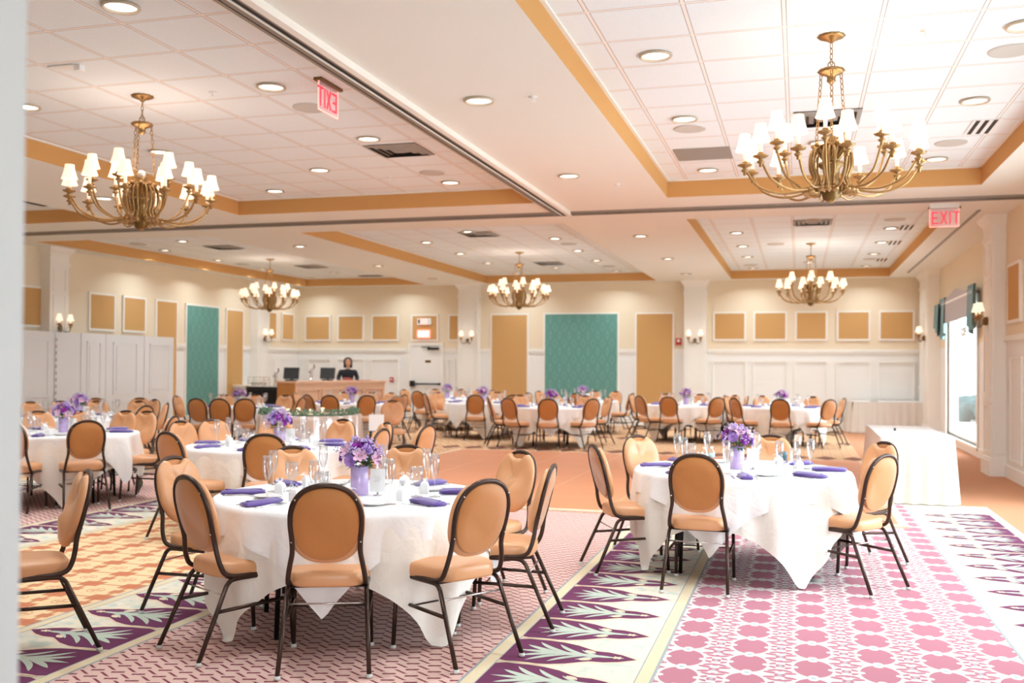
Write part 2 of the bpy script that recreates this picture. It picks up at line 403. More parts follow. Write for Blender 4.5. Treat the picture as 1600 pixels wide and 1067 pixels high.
ORD = ['first', 'second', 'third', 'fourth', 'fifth', 'sixth', 'seventh', 'eighth', 'ninth', 'tenth', 'eleventh', 'twelfth']
def order_words(i, n):
    if n == 1: return 'the only one'
    if i == 0: return 'the leftmost'
    if i == n-1: return 'the rightmost'
    return ORD[i]+' from left'
def order_labels(objs, centre, fmt):
    """label things round a table by near / far side and order from the left of the photo"""
    dc = depth_of(centre); sides = {'near': [], 'far': []}
    for o in objs: sides['near' if depth_of(o.location) < dc else 'far'].append(o)
    for s, L in sides.items():
        L.sort(key=lambda o: px_of(o.location))
        for i, o in enumerate(L): o['label'] = fmt.format(order=order_words(i, len(L)), side=s)
random.seed(7)

# ------------------------------------------------------------------ room shell
ZS, ZT = 3.488, 3.695
XL, XR, YB = -12.95, 2.8, 23.85
CX = [-10.94, -5.36, .208]
YN, YF = 7.05, 18.9
# carpet: one mesh, pattern zones side by side, palmettes inlaid
fl = MB(); FM = ['far', 'weave', 'rust', 'flower_r', 'border', 'stripe', 'c_tan', 'c_grey', 'c_purple', 'c_sage', 'c_cream', 'c_pink']
def zone(x0, x1, y0, y1, mi, z=0.0): fl.add([(x0, y0, z), (x1, y0, z), (x1, y1, z), (x0, y1, z)], [(0, 1, 2, 3)], mi)
zone(-13.2, .95, 11.3, 24.1, 0); zone(.95, 3.1, 11.3, 24.1, 5)
ZN = [(-13.2, -10.7, 'far'), (-10.7, -9.0, 'rust'), (-9.0, -8.2, 'B'), (-8.2, -6.5, 'weave'), (-6.5, -5.7, 'B'), (-5.7, -4.0, 'rust'), (-4.0, -3.2, 'B'), (-3.2, -1.47, 'weave'), (-1.47, -.63, 'B'), (-.63, 1.05, 'flower_r'), (1.05, 1.87, 'B'), (1.87, 3.1, 'stripe')]
BORD = {(-9.0, -8.2): -1, (-6.5, -5.7): 1, (-4.0, -3.2): -1, (-1.47, -.63): 1, (1.05, 1.87): -1}
for a, b, k in ZN:
    zone(a, b, -3.2, 11.3 if a < 1 else 11.15, FM.index('border' if k == 'B' else k))
zone(1.05, 3.1, 11.15, 11.3, FM.index('stripe'))
def lens(A, B, w, bend=0, n=7):
    A = Vector(A); B = Vector(B); d = B-A; nrm = Vector((-d.y, d.x)).normalized(); up = []; dn = []
    for i in range(n+1):
        t = i/n; c = A+d*t+nrm*bend*sin(pi*t); ww = w*sin(pi*t)**.7 if 0 < t < 1 else 0
        up.append(c+nrm*ww); dn.append(c-nrm*ww)
    return up+dn[::-1][1:-1]
def ogive(g, s0=0.0):
    """plum scallop, base at s=0, tip at s=.66; g grows the outline"""
    top = [(s0, .185), (.05, .205), (.14, .205), (.24, .190), (.32, .158), (.39, .108), (.42, .088), (.49, .085), (.56, .058), (.64+g, 0)]
    top = [(s, t+g) if i < len(top)-1 else (s, t) for i, (s, t) in enumerate(top)]
    return [Vector(p) for p in top]+[Vector((s, -t)) for s, t in top[::-1][1:]]
def palmette(x0, sgn, yc, zb):
    def put(pts, mi, z):
        P = [(x0+sgn*p.x, yc+p.y, zb+z) for p in pts]
        if sgn > 0: P = P[::-1]
        fl.add(P, [tuple(range(len(P)))], mi)
    put(ogive(.017), 10, .0006); put(ogive(0), 8, .0012)
    for s in (-1, 1):
        put(lens((.40, .0), (.225, .150*s), .015, .020*s), 9, .0020); put(lens((.33, .0), (.12, .160*s), .017, .024*s), 9, .0022)
        put(lens((.47, .0), (.35, .085*s), .010, .01*s), 9, .0021); put(lens((.27, .0), (.07, .095*s), .018, .01*s), 9, .0024)
        put(lens((.37, .085*s), (.43, .045*s), .018), 10, .0026)
        put(lens((.0, .212*s), (.20, .205*s), .011), 10, .0027)
    put(lens((.56, 0), (.03, 0), .026), 9, .0028)
    for k in range(3):
        a = k*pi/3; put(lens((.545+.035*cos(a), .035*sin(a)*.7), (.545-.035*cos(a), -.035*sin(a)*.7), .009), 10, .0030+.0001*k)
for (a, b), sg in BORD.items():
    xa, xb = (a, b) if sg > 0 else (b, a)
    # gold bands with grey lines on both edges
    for e, s in ((xa, sg), (xb, -sg)):
        for o0, o1, mi, z in ((0, .014, 7, .001), (.014, .075, 6, .001), (.075, .081, 7, .0011)):
            p, q = sorted((e+s*o0, e+s*o1)); zone(p, q, -3.2, 11.15 if a > 0 else 11.3, mi, z)
    y = 4.775-.43*18
    while y < (10.5 if a > 0 else 11.1):
        if y > -2.5: 
            palmette(xa+sg*.081, sg, y, .0)
        y += .43
struct(fl, 'floor', FM)
df = MB(); df.prism([(-5.45, 9.5), (.87, 9.5), (.87, 15.75), (-5.45, 15.75)], .0, .022, 0)
dfl = df.build('dance_floor', 'dance'); tag(dfl, 'portable wooden dance floor laid on the carpet between the tables', 'dance floor')
df = MB()
for a, b in (((-5.53, 9.42), (.95, 9.5)), ((-5.53, 15.75), (.95, 15.83)), ((-5.53, 9.5), (-5.45, 15.75)), ((.87, 9.5), (.95, 15.75))):
    df.box((a[0], a[1], 0), (b[0], b[1], .02), 0)
tr = df.build('edge_trim', 'c_cream', dfl); tr['label'] = 'cream ramp edging'
cp = MB(); cp.lathe([(0, 0), (.06, 0), (.06, .004), (0, .005)], 24, (.105, 6.93, 0))
tag(cp.build('floor_socket_cover', 'vent'), 'round grey floor socket cover on the pink carpet by the right chairs', 'floor socket')

# ceiling: soffit slab with tray openings
trays = []
for i, cx in enumerate(CX):
    hw = (1.75, 2.10, 1.75)[i]
    x0, x1 = ((-12.6, -9.5), (-7.46, -3.215), (-1.545, 1.955))[i]
    trays.append((x0, x1, 1.6, 12.03))
    x0, x1 = ((-12.5, -9.15), (-7.5, -3.26), (-1.51, 1.94))[i]
    trays.append((x0, x1, 13.85, 23.45))
cl = MB()
xs = sorted({-13.1, 3.1}|{t[0] for t in trays}|{t[1] for t in trays}); ys = sorted({-3.2, 24.0}|{t[2] for t in trays}|{t[3] for t in trays})
for i in range(len(xs)-1):
    for j in range(len(ys)-1):
        mx, my = (xs[i]+xs[i+1])/2, (ys[j]+ys[j+1])/2
        if not any(t[0] < mx < t[1] and t[2] < my < t[3] for t in trays):
            cl.add([(xs[i], ys[j], ZS), (xs[i], ys[j+1], ZS), (xs[i+1], ys[j+1], ZS), (xs[i+1], ys[j], ZS)], [(0, 1, 2, 3)], 0)
cl.add([(-13.1, -3.2, ZT+.15), (3.1, -3.2, ZT+.15), (3.1, 24, ZT+.15), (-13.1, 24, ZT+.15)], [(0, 1, 2, 3)], 0)
for (x0, x1, y0, y1) in trays:
    for p, q in (((x0, y0), (x1, y0)), ((x1, y0), (x1, y1)), ((x1, y1), (x0, y1)), ((x0, y1), (x0, y0))):
        cl.add([(p[0], p[1], ZS), (q[0], q[1], ZS), (q[0], q[1], ZT), (p[0], p[1], ZT)], [(0, 1, 2, 3)], 1)
    cl.add([(x0, y0, ZT), (x0, y1, ZT), (x1, y1, ZT), (x1, y0, ZT)], [(0, 1, 2, 3)], 2)
    for (p, q) in (((x0, y0), (x0+.03, y1)), ((x1-.03, y0), (x1, y1)), ((x0, y0), (x1, y0+.03)), ((x0, y1-.03), (x1, y1))):
        cl.box((p[0], p[1], ZT-.014), (q[0], q[1], ZT), 0)
struct(cl, 'ceiling', ['soffit', 'gold', 'tiles'])
# operable-partition tracks
tk = MB()
def track_y(x, y0, y1, wide):
    if wide:
        tk.box((x-.15, y0, ZS-.035), (x+.02, y1, ZS), 0); tk.box((x+.02, y0, ZS-.05), (x+.075, y1, ZS), 2)
        tk.box((x-.045, y0, ZS-.037), (x-.02, y1, ZS-.034), 1); tk.box((x-.12, y0, ZS-.037), (x-.112, y1, ZS-.034), 1)
        tk.box((x-.06, y0, ZS-.045), (x-.052, y1, ZS-.03), 2)
track_y(-3.0, -3.1, 12.86, True); struct(tk, 'trim_1', ['track', 'slot', 'trim'])
tk = MB(); tk.box((XL, 12.8, ZS-.03), (2.75, 12.98, ZS), 0); tk.box((XL, 12.82, ZS-.033), (2.75, 12.85, ZS-.029), 1); tk.box((XL, 12.93, ZS-.033), (2.75, 12.95, ZS-.029), 1)
struct(tk, 'trim_2', ['track', 'slot'])
tk = MB(); tk.box((2.22, 13.9, ZS-.012), (2.26, 22.6, ZS), 0); struct(tk, 'trim_3', 'vent')

# walls
RAIL = 1.855
def wallbox(name, a, b):
    m = MB(); (x0, y0), (x1, y1) = a, b
    m.box((x0, y0, 0), (x1, y1, RAIL), 1); m.box((x0, y0, RAIL), (x1, y1, ZS+.25), 0); return struct(m, name, ['wall', 'wains'])
wallbox('wall_back', (XL-.15, YB), (XR+.2, YB+.15))
wallbox('wall_left', (XL-.15, -3.2), (XL, YB))
rw = MB()
for a, b, z0, z1 in ((-13.1, .6, 0, ZS+.25), (2.4, 3.1, 0, ZS+.25), (.6, 2.4, 0, .2), (.6, 2.4, 2.9, ZS+.25)): rw.box((a, -3.35, z0), (b, -3.2, z1))  # gap in this unseen wall is put in for the light it admits
struct(rw, 'wall_rear', 'wains')
jm = MB(); jm.box((-13.0, 1.0, 0), (-1.0, 1.086, ZS+.1), 0); jm.box((-1.16, .97, 0), (-1.0, 1.0, ZS), 0)
struct(jm, 'wall_front', 'jamb')
def panel_frame(m, ax, c, u0, u1, z0, z1, d=.018, wd=.035, mi=0, into=-1):
    """moulding ring on a wall; ax 'y': wall plane y=c, u along x ; ax 'x': plane x=c, u along y"""
    for a, b, e, f in ((u0-wd, u1+wd, z0-wd, z0), (u0-wd, u1+wd, z1, z1+wd), (u0-wd, u0, z0, z1), (u1, u1+wd, z0, z1)):
        if ax == 'y': m.box((a, min(c, c+into*d), e), (b, max(c, c+into*d), f), mi)
        else: m.box((min(c, c+into*d), a, e), (max(c, c+into*d), b, f), mi)
def fabric(name_label, ax, c, u0, u1, z0, z1, m, into=-1, d=.03, grp='fabric wall panels'):
    b = MB()
    if ax == 'y': b.box((u0, min(c, c+into*d), z0), (u1, max(c, c+into*d), z1))
    else: b.box((min(c, c+into*d), u0, z0), (max(c, c+into*d), u1, z1))
    o = b.build('fabric_panel', m); tag(o, name_label, 'wall panel', grp)
    f = MB(); panel_frame(f, ax, c, u0, u1, z0, z1, .034, .04, into=into); f.build('frame', 'trim', o)
    return o
def K(v): return v*.95946
# back wall acoustic panels (x ranges)
sq = [(K(-13.241)+.02, K(-12.511), 'first square gold panel from the left on the back wall'),
      (K(-12.219), K(-11.504), 'second square gold panel on the back wall, left of the bartender'),
      (K(-11.199), K(-10.48), 'third square gold panel on the back wall, above the bartender'),
      (K(-10.032), K(-9.331), 'square gold panel behind the lit sign over the exit door'),
      (K(-8.966), K(-8.767)+.03, 'narrow gold panel right of the exit door beside the pilaster'),
      (K(-1.997), K(-1.286), 'square gold panel right of the right pilaster on the back wall'),
      (K(-1.026), K(-.315), 'second square gold panel right of the right pilaster'),
      (K(-.046), K(.62), 'square gold panel below the far right chandelier'),
      (K(.912), K(1.591), 'square gold panel second from the right corner of the back wall'),
      (K(1.863), K(2.569), 'square gold panel nearest the right corner of the back wall')]
for a, b, l in sq: fabric(l, 'y', YB, a, b, 2.10, 2.705, 'fabric_gold')
fabric('tall gold fabric panel left of the big teal panel', 'y', YB, K(-7.782), K(-6.817), .30, 2.71, 'fabric_gold')
fabric('big teal patterned panel in the middle of the back wall', 'y', YB, K(-6.333), K(-4.433), .30, 2.72, 'teal')
fabric('tall gold fabric panel right of the big teal panel', 'y', YB, K(-3.941), K(-3.038), .30, 2.71, 'fabric_gold')
# left wall
for a, b, l in [(13.6, 14.46, 'gold panel at the far left edge above the white dividers'), (15.73, 16.40, 'first gold panel right of the left pilaster above the dividers'),
                (16.71, 17.35, 'second gold panel above the white dividers on the left wall'),
                (22.09, 22.66, 'small gold panel right of the left wall sconce'), (22.99, 23.55, 'small gold panel in the left rear corner')]:
    fabric(l, 'x', XL, a, b, 2.09, 2.74, 'fabric_gold', into=1)
fabric('tall gold panel left of the narrow teal panel', 'x', XL, 17.75, 18.43, .3, 2.74, 'fabric_gold', into=1)
fabric('narrow teal patterned panel on the left wall', 'x', XL, 18.80, 20.04, .3, 2.72, 'teal', into=1)
fabric('tall gold panel right of the narrow teal panel', 'x', XL, 20.39, 21.08, .3, 2.70, 'fabric_gold', into=1)
# rails, wainscot mouldings, baseboards
tr = MB()
for a, b in ((XL, K(-10.144)-.08), (K(-9.203)+.08, -8.42), (-7.72, K(-7.782)-.04), (K(-6.817)+.04, K(-6.333)-.04), (K(-4.433)+.04, K(-3.941)-.04), (K(-3.038)+.04, -2.63), (-2.07, XR)):
    if b > a: tr.box((a, YB-.035, RAIL-.06), (b, YB, RAIL+.01)); tr.box((a, YB-.022, RAIL-.10), (b, YB, RAIL-.06))
for a, b in [(K(-12.219), K(-11.504)), (K(-11.199), K(-10.48)), (K(-8.966), -8.5), (K(-1.997), K(-1.286)), (K(-1.026), K(-.315)), (K(-.046), K(.62)), (K(.912), K(1.591)), (K(1.863), K(2.569)), (K(-13.1), K(-12.51))]:
    panel_frame(tr, 'y', YB, a-.02, b+.02, .38, 1.56, .03, .035)
struct(tr, 'trim_4', 'trim')
tr = MB()
for a, b in ((-3, 14.42), (14.95, 17.70), (18.47, 18.76), (20.08, 20.35), (21.12, 21.42), (22.05, YB)):
    tr.box((XL, a, RAIL-.06), (XL+.035, b, RAIL+.01)); tr.box((XL, a, RAIL-.1), (XL+.022, b, RAIL-.06))
for a, b in ((22.1, 22.7), (23.0, 23.5), (15.7, 16.45), (16.7, 17.4), (13.5, 14.5)): panel_frame(tr, 'x', XL, a, b, .38, 1.56, .016, .03, into=1)
struct(tr, 'trim_5', 'trim')
bb = MB()
for a, b in ((XL, K(-10.144)-.08), (K(-9.203)+.08, XR)): bb.box((a, YB-.022, 0), (b, YB, .14)); bb.box((a, YB-.014, .14), (b, YB, .165))
struct(bb, 'baseboard_back', 'trim')
bb = MB(); bb.box((XL, -3, 0), (XL+.022, YB-.02, .16)); struct(bb, 'baseboard_left', 'trim')
# pilasters
def pilaster(name, x0, x1, y0, y1, faces):
    m = MB(); m.box((x0, y0, 0), (x1, y1, ZS)); g = .03
    def belt(z0, z1, o): m.box((x0-o, y0-o, z0), (x1+o, y1+o, z1))
    belt(0, .2, .03); belt(.2, .24, .018); belt(3.16, 3.22, .02); belt(.98, 1.04, .012)
    m.loft([[(x0-o, y0-o, z), (x1+o, y0-o, z), (x1+o, y1+o, z), (x0-o, y1+o, z)] for z, o in ((3.33, .0), (3.38, .012), (3.42, .05), (3.488, .085))], smooth=False)
    for ax, c, into, u0, u1 in faces:
        for z0, z1 in ((.32, .92), (1.12, 2.62), (2.72, 3.1)):
            panel_frame(m, ax, c, u0+.1, u1-.1, z0, z1, .012, .02, into=into)
    return struct(m, name, 'trim')
pilaster('trim_6', -8.30, -7.78, 23.62, YB, [('y', 23.62, -1, -8.30, -7.78), ('x', -7.78, 1, 23.5, 24.0)])
pilaster('trim_7', -2.62, -2.10, 23.62, YB, [('y', 23.62, -1, -2.62, -2.10)])
pilaster('trim_8', XL, XL+.22, 14.45, 14.92, [('x', XL+.22, 1, 14.45, 14.92)])
pilaster('trim_9', XL, XL+.22, 21.45, 22.0, [('x', XL+.22, 1, 21.45, 22.0)])
pilaster('trim_10', 2.58, XR, 22.0, 23.6, [('x', 2.58, -1, 22.0, 22.8)])
pilaster('trim_11', 2.47, XR+.1, 14.42, 15.0, [('x', 2.47, -1, 14.42, 15.0), ('y', 14.42, -1, 2.42, 2.95)])
# right walls with window openings
def wall_x(name, x, thick, y0, y1, opens, m=None):
    m = MB(); ys = [y0]
    for (a, b, z0, z1) in opens:
        for (p, q, mi) in ((0, RAIL, 1), (RAIL, ZS+.2, 0)):
            m.box((x, ys[-1], p), (x+thick, a, q), mi)
        if z0 > 0: m.box((x, a, 0), (x+thick, b, z0), 1)
        m.box((x, a, z1), (x+thick, b, ZS+.2), 0); ys.append(b)
    for (p, q, mi) in ((0, RAIL, 1), (RAIL, ZS+.2, 0)): m.box((x, ys[-1], p), (x+thick, y1, q), mi)
    return struct(m, name, ['wall', 'wains'])
wall_x('wall_right', 2.65, .2, -3.2, 14.42, [(a, b, .2, 2.9) for a, b in WINS])
WY0, WY1, WZ0, WZ1 = 17.5, 20.95, .16, 2.66
wall_x('wall_right', XR, .2, 15.0, YB, [(WY0, WY1, WZ0, WZ1)])
tr = MB()
tr.box((2.62, 12.0, RAIL-.06), (2.65, 14.42, RAIL+.01)); tr.box((2.775, 15.0, .0), (2.8, 22.0, .15)); tr.box((2.628, -3.2, 0), (2.65, 14.42, .16))
panel_frame(tr, 'x', 2.65, 13.45, 14.1, .26, 1.56, .016, .03); panel_frame(tr, 'x', 2.65, 12.2, 13.1, .26, 1.56, .016, .03)
struct(tr, 'trim_12', 'trim')
fabric('gold fabric panel at the right edge beyond the pilaster', 'x', 2.65, 13.47, 14.15, 2.06, 2.75, 'fabric_gold')
def window(n, x, y0, y1, z0, z1, mulls):
    m = MB(); t = .05
    m.box((x-.03, y0-.1, z1), (x+.02, y1+.1, z1+.1)); m.box((x-.03, y0-.1, z0-.08), (x+.02, y0, z1)); m.box((x-.03, y1, z0-.08), (x+.02, y1+.1, z1)); m.box((x-.05, y0-.12, z0-.05), (x+.05, y1+.12, z0))
    for a in [y0]+mulls+[y1-t]: m.box((x+.04, a, z0), (x+.11, a+t, z1))
    m.box((x+.04, y0, z0), (x+.11, y1, z0+t)); m.box((x+.04, y0, z1-t), (x+.11, y1, z1))
    o = struct(m, 'window_%d' % n, 'trim')
    p = MB(); p.box((x+.07, y0+t, z0+t), (x+.078, y1-t, z1-t)); p.build('window_pane', 'pane', o)
window(1, XR, WY0, WY1, WZ0, WZ1, [WY1-.42])
for i, (a, b) in enumerate(WINS): window(2+i, 2.65, a, b, .2, 2.9, [(a+b)/2])
# door
dm = MB(); DX0, DX1 = K(-10.07), K(-9.20)
dm.box((DX0, YB-.03, 0), (DX1, YB, 1.93)); door = struct(dm, 'door_1', 'wains')
dm = MB(); panel_frame(dm, 'y', YB, DX0, DX1, -.1, 1.94, .05, .07); dm.build('door_frame', 'trim', door)
dm = MB(); dm.tube([(DX0+.03, YB-.09, .95), (DX1-.02, YB-.09, .95)], .022); dm.box((DX0+.0, YB-.11, .88), (DX0+.12, YB-.03, 1.03)); dm.box((DX1-.06, YB-.1, .92), (DX1, YB-.03, .98)); dm.build('panic_bar', 'black', door)
dm = MB(); dm.box((DX1-.36, YB-.09, 1.83), (DX1-.06, YB-.03, 1.89)); dm.box((DX0+.3, YB-.07, 1.89), (DX1-.3, YB-.05, 1.905)); dm.build('door_closer', 'black', door)
dm = MB(); dm.box((DX0+.4, YB-.036, 1.50), (DX0+.55, YB-.03, 1.56)); dm.build('door_plate', 'brass_d', door)

# outside ground and shrubs seen through the glass
g = MB(); g.box((2.95, -6, -.25), (40, 60, -.15)); struct(g, 'trim_13', 'patio')
sh = MB(); random.seed(3)
for k in range(60):
    sh.sphere((5.3+random.uniform(-.6, .9), 34+random.uniform(-4, 4), -.05+random.uniform(0, .4)), random.uniform(.16, .34), 7, 5)
tag(sh.build('garden_hedge', 'shrub'), 'pale green hedge outside, seen through the bottom of the window', 'hedge')

# ------------------------------------------------------------------ ceiling fixtures
BAYN = ['left', 'middle', 'right']
def make_downlight():
    r = empty('recessed_downlight'); m = MB(); m.lathe([(.099, 0), (.118, -.003), (.122, -.012), (.112, -.022), (.102, -.020), (.099, 0)], 28); m.build('trim_ring', 'ring', r)
    m = MB(); m.lathe([(0, -.004), (.098, -.004), (.098, -.0012), (0, -.001)], 28, smooth=False); m.build('light_lens', 'lens', r)
    L = bpy.data.lights.new('downlight_beam', 'AREA'); L.shape = 'DISK'; L.size = .04; L.energy = LAMP_E; L.color = WARM; L.spread = R(130)
    o = bpy.data.objects.new('downlight_beam', L); COL.objects.link(o); o.parent = r; o.location = (0, 0, -.0045); return r
DL = []
for b, cx in enumerate(CX):
    for row, ys_ in ((0, (5.29, 7.15, 9.05, 11.47)), (1, (16.93, 18.81, 20.65, 23.05))):
        for j, y in enumerate(ys_):
            for s in (-1, 1):
                x = cx+s*1.215
                DL.append((x, y, ZT, 'downlight in the %s %s ceiling tray, %s from the camera in its %s row' % (('near', 'far')[row], BAYN[b], ORD[j], ('left', 'right')[s > 0]), b))
    for y, t in ((3.4, 'nearest'), (10.36, 'beyond the near chandelier'), (15.75, 'just past the ceiling track'), (21.95, 'behind the far chandelier')):
        DL.append((cx, y, ZT, 'downlight on the centre line of the %s bay, %s' % (BAYN[b], t), b))
for x, nm in ((-2.39, 'right'), (-8.34, 'left')):
    for j, y in enumerate((4.1, 7.25, 10.37, 15.41, 18.75, 21.88)):
        DL.append((x, y, ZS, 'downlight in the %s flat ceiling strip between trays, %s from the camera' % (nm, ORD[j]), 1))
proto = make_downlight(); first = True
for x, y, z, l, b in DL:
    if (b == 0 and y < 10): continue
    o = proto if first else copy_tree(proto); first = False
    o.location = (x, y, z); tag(o, l, 'ceiling light', 'recessed ceiling downlights')
def ceiling_disc(x, y, z, l, r=.15):
    m = MB(); m.lathe([(0, -.006), (r*.86, -.008), (r, -.010), (r*1.03, -.004), (r*1.03, 0)], 32); o = m.build('ceiling_speaker', 'grey', loc=(x, y, z)); tag(o, l, 'ceiling speaker', 'round ceiling speakers')
SPK = [(-4.15, 7.83, 'beside the hanging exit sign'), (-4.15, 10.85, 'near the far edge of the near middle tray'), (-1.0, 9.45, 'left of the near right chandelier'), (1.445, 7.7, 'at the right edge of the near right tray'), (1.46, 10.7, 'right of the near right chandelier'),
       (-4.12, 21.9, 'far right of the far middle tray'), (-.41, 18.65, 'left of the far right chandelier'), (1.4, 16.0, 'right side of the far right tray'), (1.42, 21.6, 'far corner of the far right tray'), (-1.02, 22.3, 'far left of the far right tray'), (-12.0, 15.9, 'near end of the far left tray'), (-4.1, 17.8, 'right side of the far middle tray'), (-12.1, 19.7, 'left side of the far left tray')]
for x, y, l in SPK: ceiling_disc(x, y, ZT, 'round grey ceiling speaker '+l)
def vent(x, y, l, w=.29):
    r = empty('ceiling_vent', (x, y, ZT)); m = MB()
    m.box((-w, -w, -.008), (w, w, -.003)); m.build('backing', 'slot', r)
    m = MB()
    for k in range(4):
        a = w-k*.066; b = a-.042
        m.loft([[(-a, -a, -.008), (a, -a, -.008), (a, a, -.008), (-a, a, -.008)], [(-b, -b, -.022), (b, -b, -.022), (b, b, -.022), (-b, b, -.022)]], cap=False, smooth=False)
    m.box((-.06, -.06, -.022), (.06, .06, -.018)); m.build('louvre', 'vent', r); tag(r, l, 'air vent', 'square ceiling diffusers')
for x, y, l in [(-4.05, 9.62, 'square air diffuser in the near middle tray beyond the exit sign'), (.24, 9.36, 'square air diffuser behind the near right chandelier'), (-5.29, 16.1, 'square air diffuser near the front of the far middle tray'),
                (-10.72, 16.77, 'square air diffuser near the front of the far left tray'), (-10.8, 20.5, 'square air diffuser behind the far left chandelier'), (-5.28, 21.0, 'square air diffuser behind the far middle chandelier'),
                (.2, 16.0, 'square air diffuser in front of the far right chandelier'), (-10.21, 11.45, 'square air diffuser in the near left tray')]: vent(x, y, l)
m = MB(); m.box((-.29, -.29, -.008), (.29, .29, -.002)); o = m.build('ceiling_vent', 'vent', loc=(-.98, 10.6, ZT)); tag(o, 'plain grey return-air grille at the far left of the near right tray', 'air vent')
m = MB(); m.box((-.3, -.12, -.01), (.3, .12, -.002)); o = m.build('ceiling_vent', 'slot', loc=(-10.45, 23.0, ZT)); tag(o, 'long dark grille at the far end of the far left tray', 'air vent')
for x, y, l in [(1.65, 10.05, 'near right tray'), (1.66, 14.9, 'far right tray, first from the camera'), (1.66, 16.9, 'far right tray, second from the camera'), (1.66, 18.9, 'far right tray, third from the camera'), (1.66, 21.8, 'far right tray, fourth from the camera')]:
    r = empty('slot_vent', (x, y, ZT)); m = MB()
    m.box((-.13, -.29, -.008), (.13, .29, -.002)); m.build('frame', 'white', r); m = MB()
    for k in range(3): m.box((-.10+k*.075, -.27, -.011), (-.065+k*.075, .27, -.006))
    m.build('slot', 'slot', r); tag(r, 'three-slot linear air vent in the '+l, 'air vent', 'linear slot vents')
def sprinkler(x, y, z, l):
    m = MB(); m.lathe([(.035, 0), (.035, -.006), (.008, -.01), (.006, -.035), (.022, -.037), (.022, -.04), (0, -.041)], 14); tag(m.build('fire_sprinkler', 'white', loc=(x, y, z)), l, 'sprinkler', 'ceiling sprinklers')
for x, y, z, l in [(-1.96, 7.27, ZS, 'small sprinkler head in the flat strip left of the near right tray'), (-1.97, 10.98, ZS, 'far sprinkler head in the flat strip by the near right tray'), (.81, 7.09, ZT, 'sprinkler head right of the near right chandelier'),
                   (-4.71, 7.18, ZT, 'sprinkler head right of the near left chandelier'), (-4.75, 10.96, ZT, 'sprinkler head near the far edge of the near middle tray'), (.5, 10.4, ZT, 'sprinkler head behind the near right chandelier')]: sprinkler(x, y, z, l)
m = MB(); m.box((-.13, -.05, -.012), (.10, .05, -.002)); m.box((.10, -.03, -.045), (.15, .03, -.002)); tag(m.build('motion_sensor', 'white', loc=(-5.404, 6.27, ZT)), 'small white motion sensor on the tiles at the upper left', 'sensor')
# EXIT lettering from bars
def letters(mb, txt, x0, z0, w, h, gap, y0, y1, mi=0, t=.02, flip=False):
    def bar(a, b):
        ax, az = a; bx, bz = b; d = Vector((bx-ax, bz-az)); L = d.length; ang = atan2(d.y, d.x)
        mt = Matrix.Translation(((ax+bx)/2, (y0+y1)/2, (az+bz)/2)) @ Matrix.Rotation(-ang, 4, 'Y'); mb.boxm(mt, L+ t*.0, abs(y1-y0), t, mi)
    x = x0
    for ch in txt:
        W = w*.3 if ch == 'I' else w
        S = {'E': [((t/2, 0), (t/2, h)), ((0, t/2), (W, t/2)), ((0, h/2), (W*.85, h/2)), ((0, h-t/2), (W, h-t/2))],
             'X': [((t*.4, 0), (W-t*.4, h)), ((t*.4, h), (W-t*.4, 0))], 'I': [((W/2, 0), (W/2, h))],
             'T': [((W/2, 0), (W/2, h)), ((0, h-t/2), (W, h-t/2))]}[ch]
        for a, b in S: bar((x+a[0], z0+a[1]), (x+b[0], z0+b[1]))
        x += W+gap
def exit_edge_lit(loc, rz, label):
    """clear acrylic edge-lit panel hung from a housing; letters read from its -y face"""
    r = empty('exit_sign', loc, rz)
    m = MB(); m.box((-.19, -.035, -.022), (.19, .035, 0)); m.build('housing', 'brass_d', r)
    m = MB(); m.box((-.17, -.004, -.25), (.17, .004, -.02)); m.build('acrylic_panel', 'acrylic', r)
    m = MB(); letters(m, 'EXIT', -.145, -.215, .080, .155, .020, -.0058, .0058, t=.017); m.build('letters', 'exit_red', r)
    m = MB(); m.box((-.17, -.0045, -.252), (.17, .0045, -.244)); m.box((-.172, -.0045, -.25), (-.166, .0045, -.02)); m.box((.166, -.0045, -.25), (.172, .0045, -.02)); m.build('lit_edge', 'exit_glow', r)
    return tag(r, label, 'exit sign')
exit_edge_lit((-3.655, 7.2, ZT), R(-90), 'clear hanging exit sign seen from behind, beside the long ceiling track')
o = exit_edge_lit((1.74, 13.3, ZS-.04), 0, 'pink lit exit sign hanging below the cross track at the right')
m = MB(); m.box((-.17, -.04, -.02), (.17, .04, .04)); m.build('ceiling_mount', 'white', o)
r = empty('exit_sign', (-9.30, YB-.035, 2.24)); m = MB(); m.box((-.17, -.05, -.10), (.17, 0, .10)); m.build('lit_box', 'exit_glow', r); m = MB(); letters(m, 'EXIT', -.125, -.06, .062, .12, .02, -.056, -.051, t=.018); m.build('letters', 'exit_white', r)
tag(r, 'glowing red exit sign above the white door', 'exit sign')
r = empty('wall_sign', (-9.29, YB-.035, 2.56)); m = MB(); m.box((-.19, -.03, -.085), (.19, 0, .085)); m.build('sign_plate', 'white', r); m = MB(); m.box((-.09, -.034, -.06), (.09, -.03, .06)); m.build('sign_field', 'exit_glow', r)
m = MB(); m.lathe([(0, 0), (.03, 0), (.03, .003), (0, .003)], 12); 
m = MB(); m.box((-.155, -.034, -.06), (-.125, -.03, .055)); m.box((-.165, -.034, -.02), (-.115, -.031, .03)); m.build('emblem', 'black', r)
m = MB(); m.box((.11, -.034, -.05), (.125, -.03, .05)); m.box((.14, -.034, -.05), (.15, -.03, .05)); m.build('sign_mark', 'grey', r)
tag(r, 'white sign with a pink field mounted above the red exit sign', 'sign')
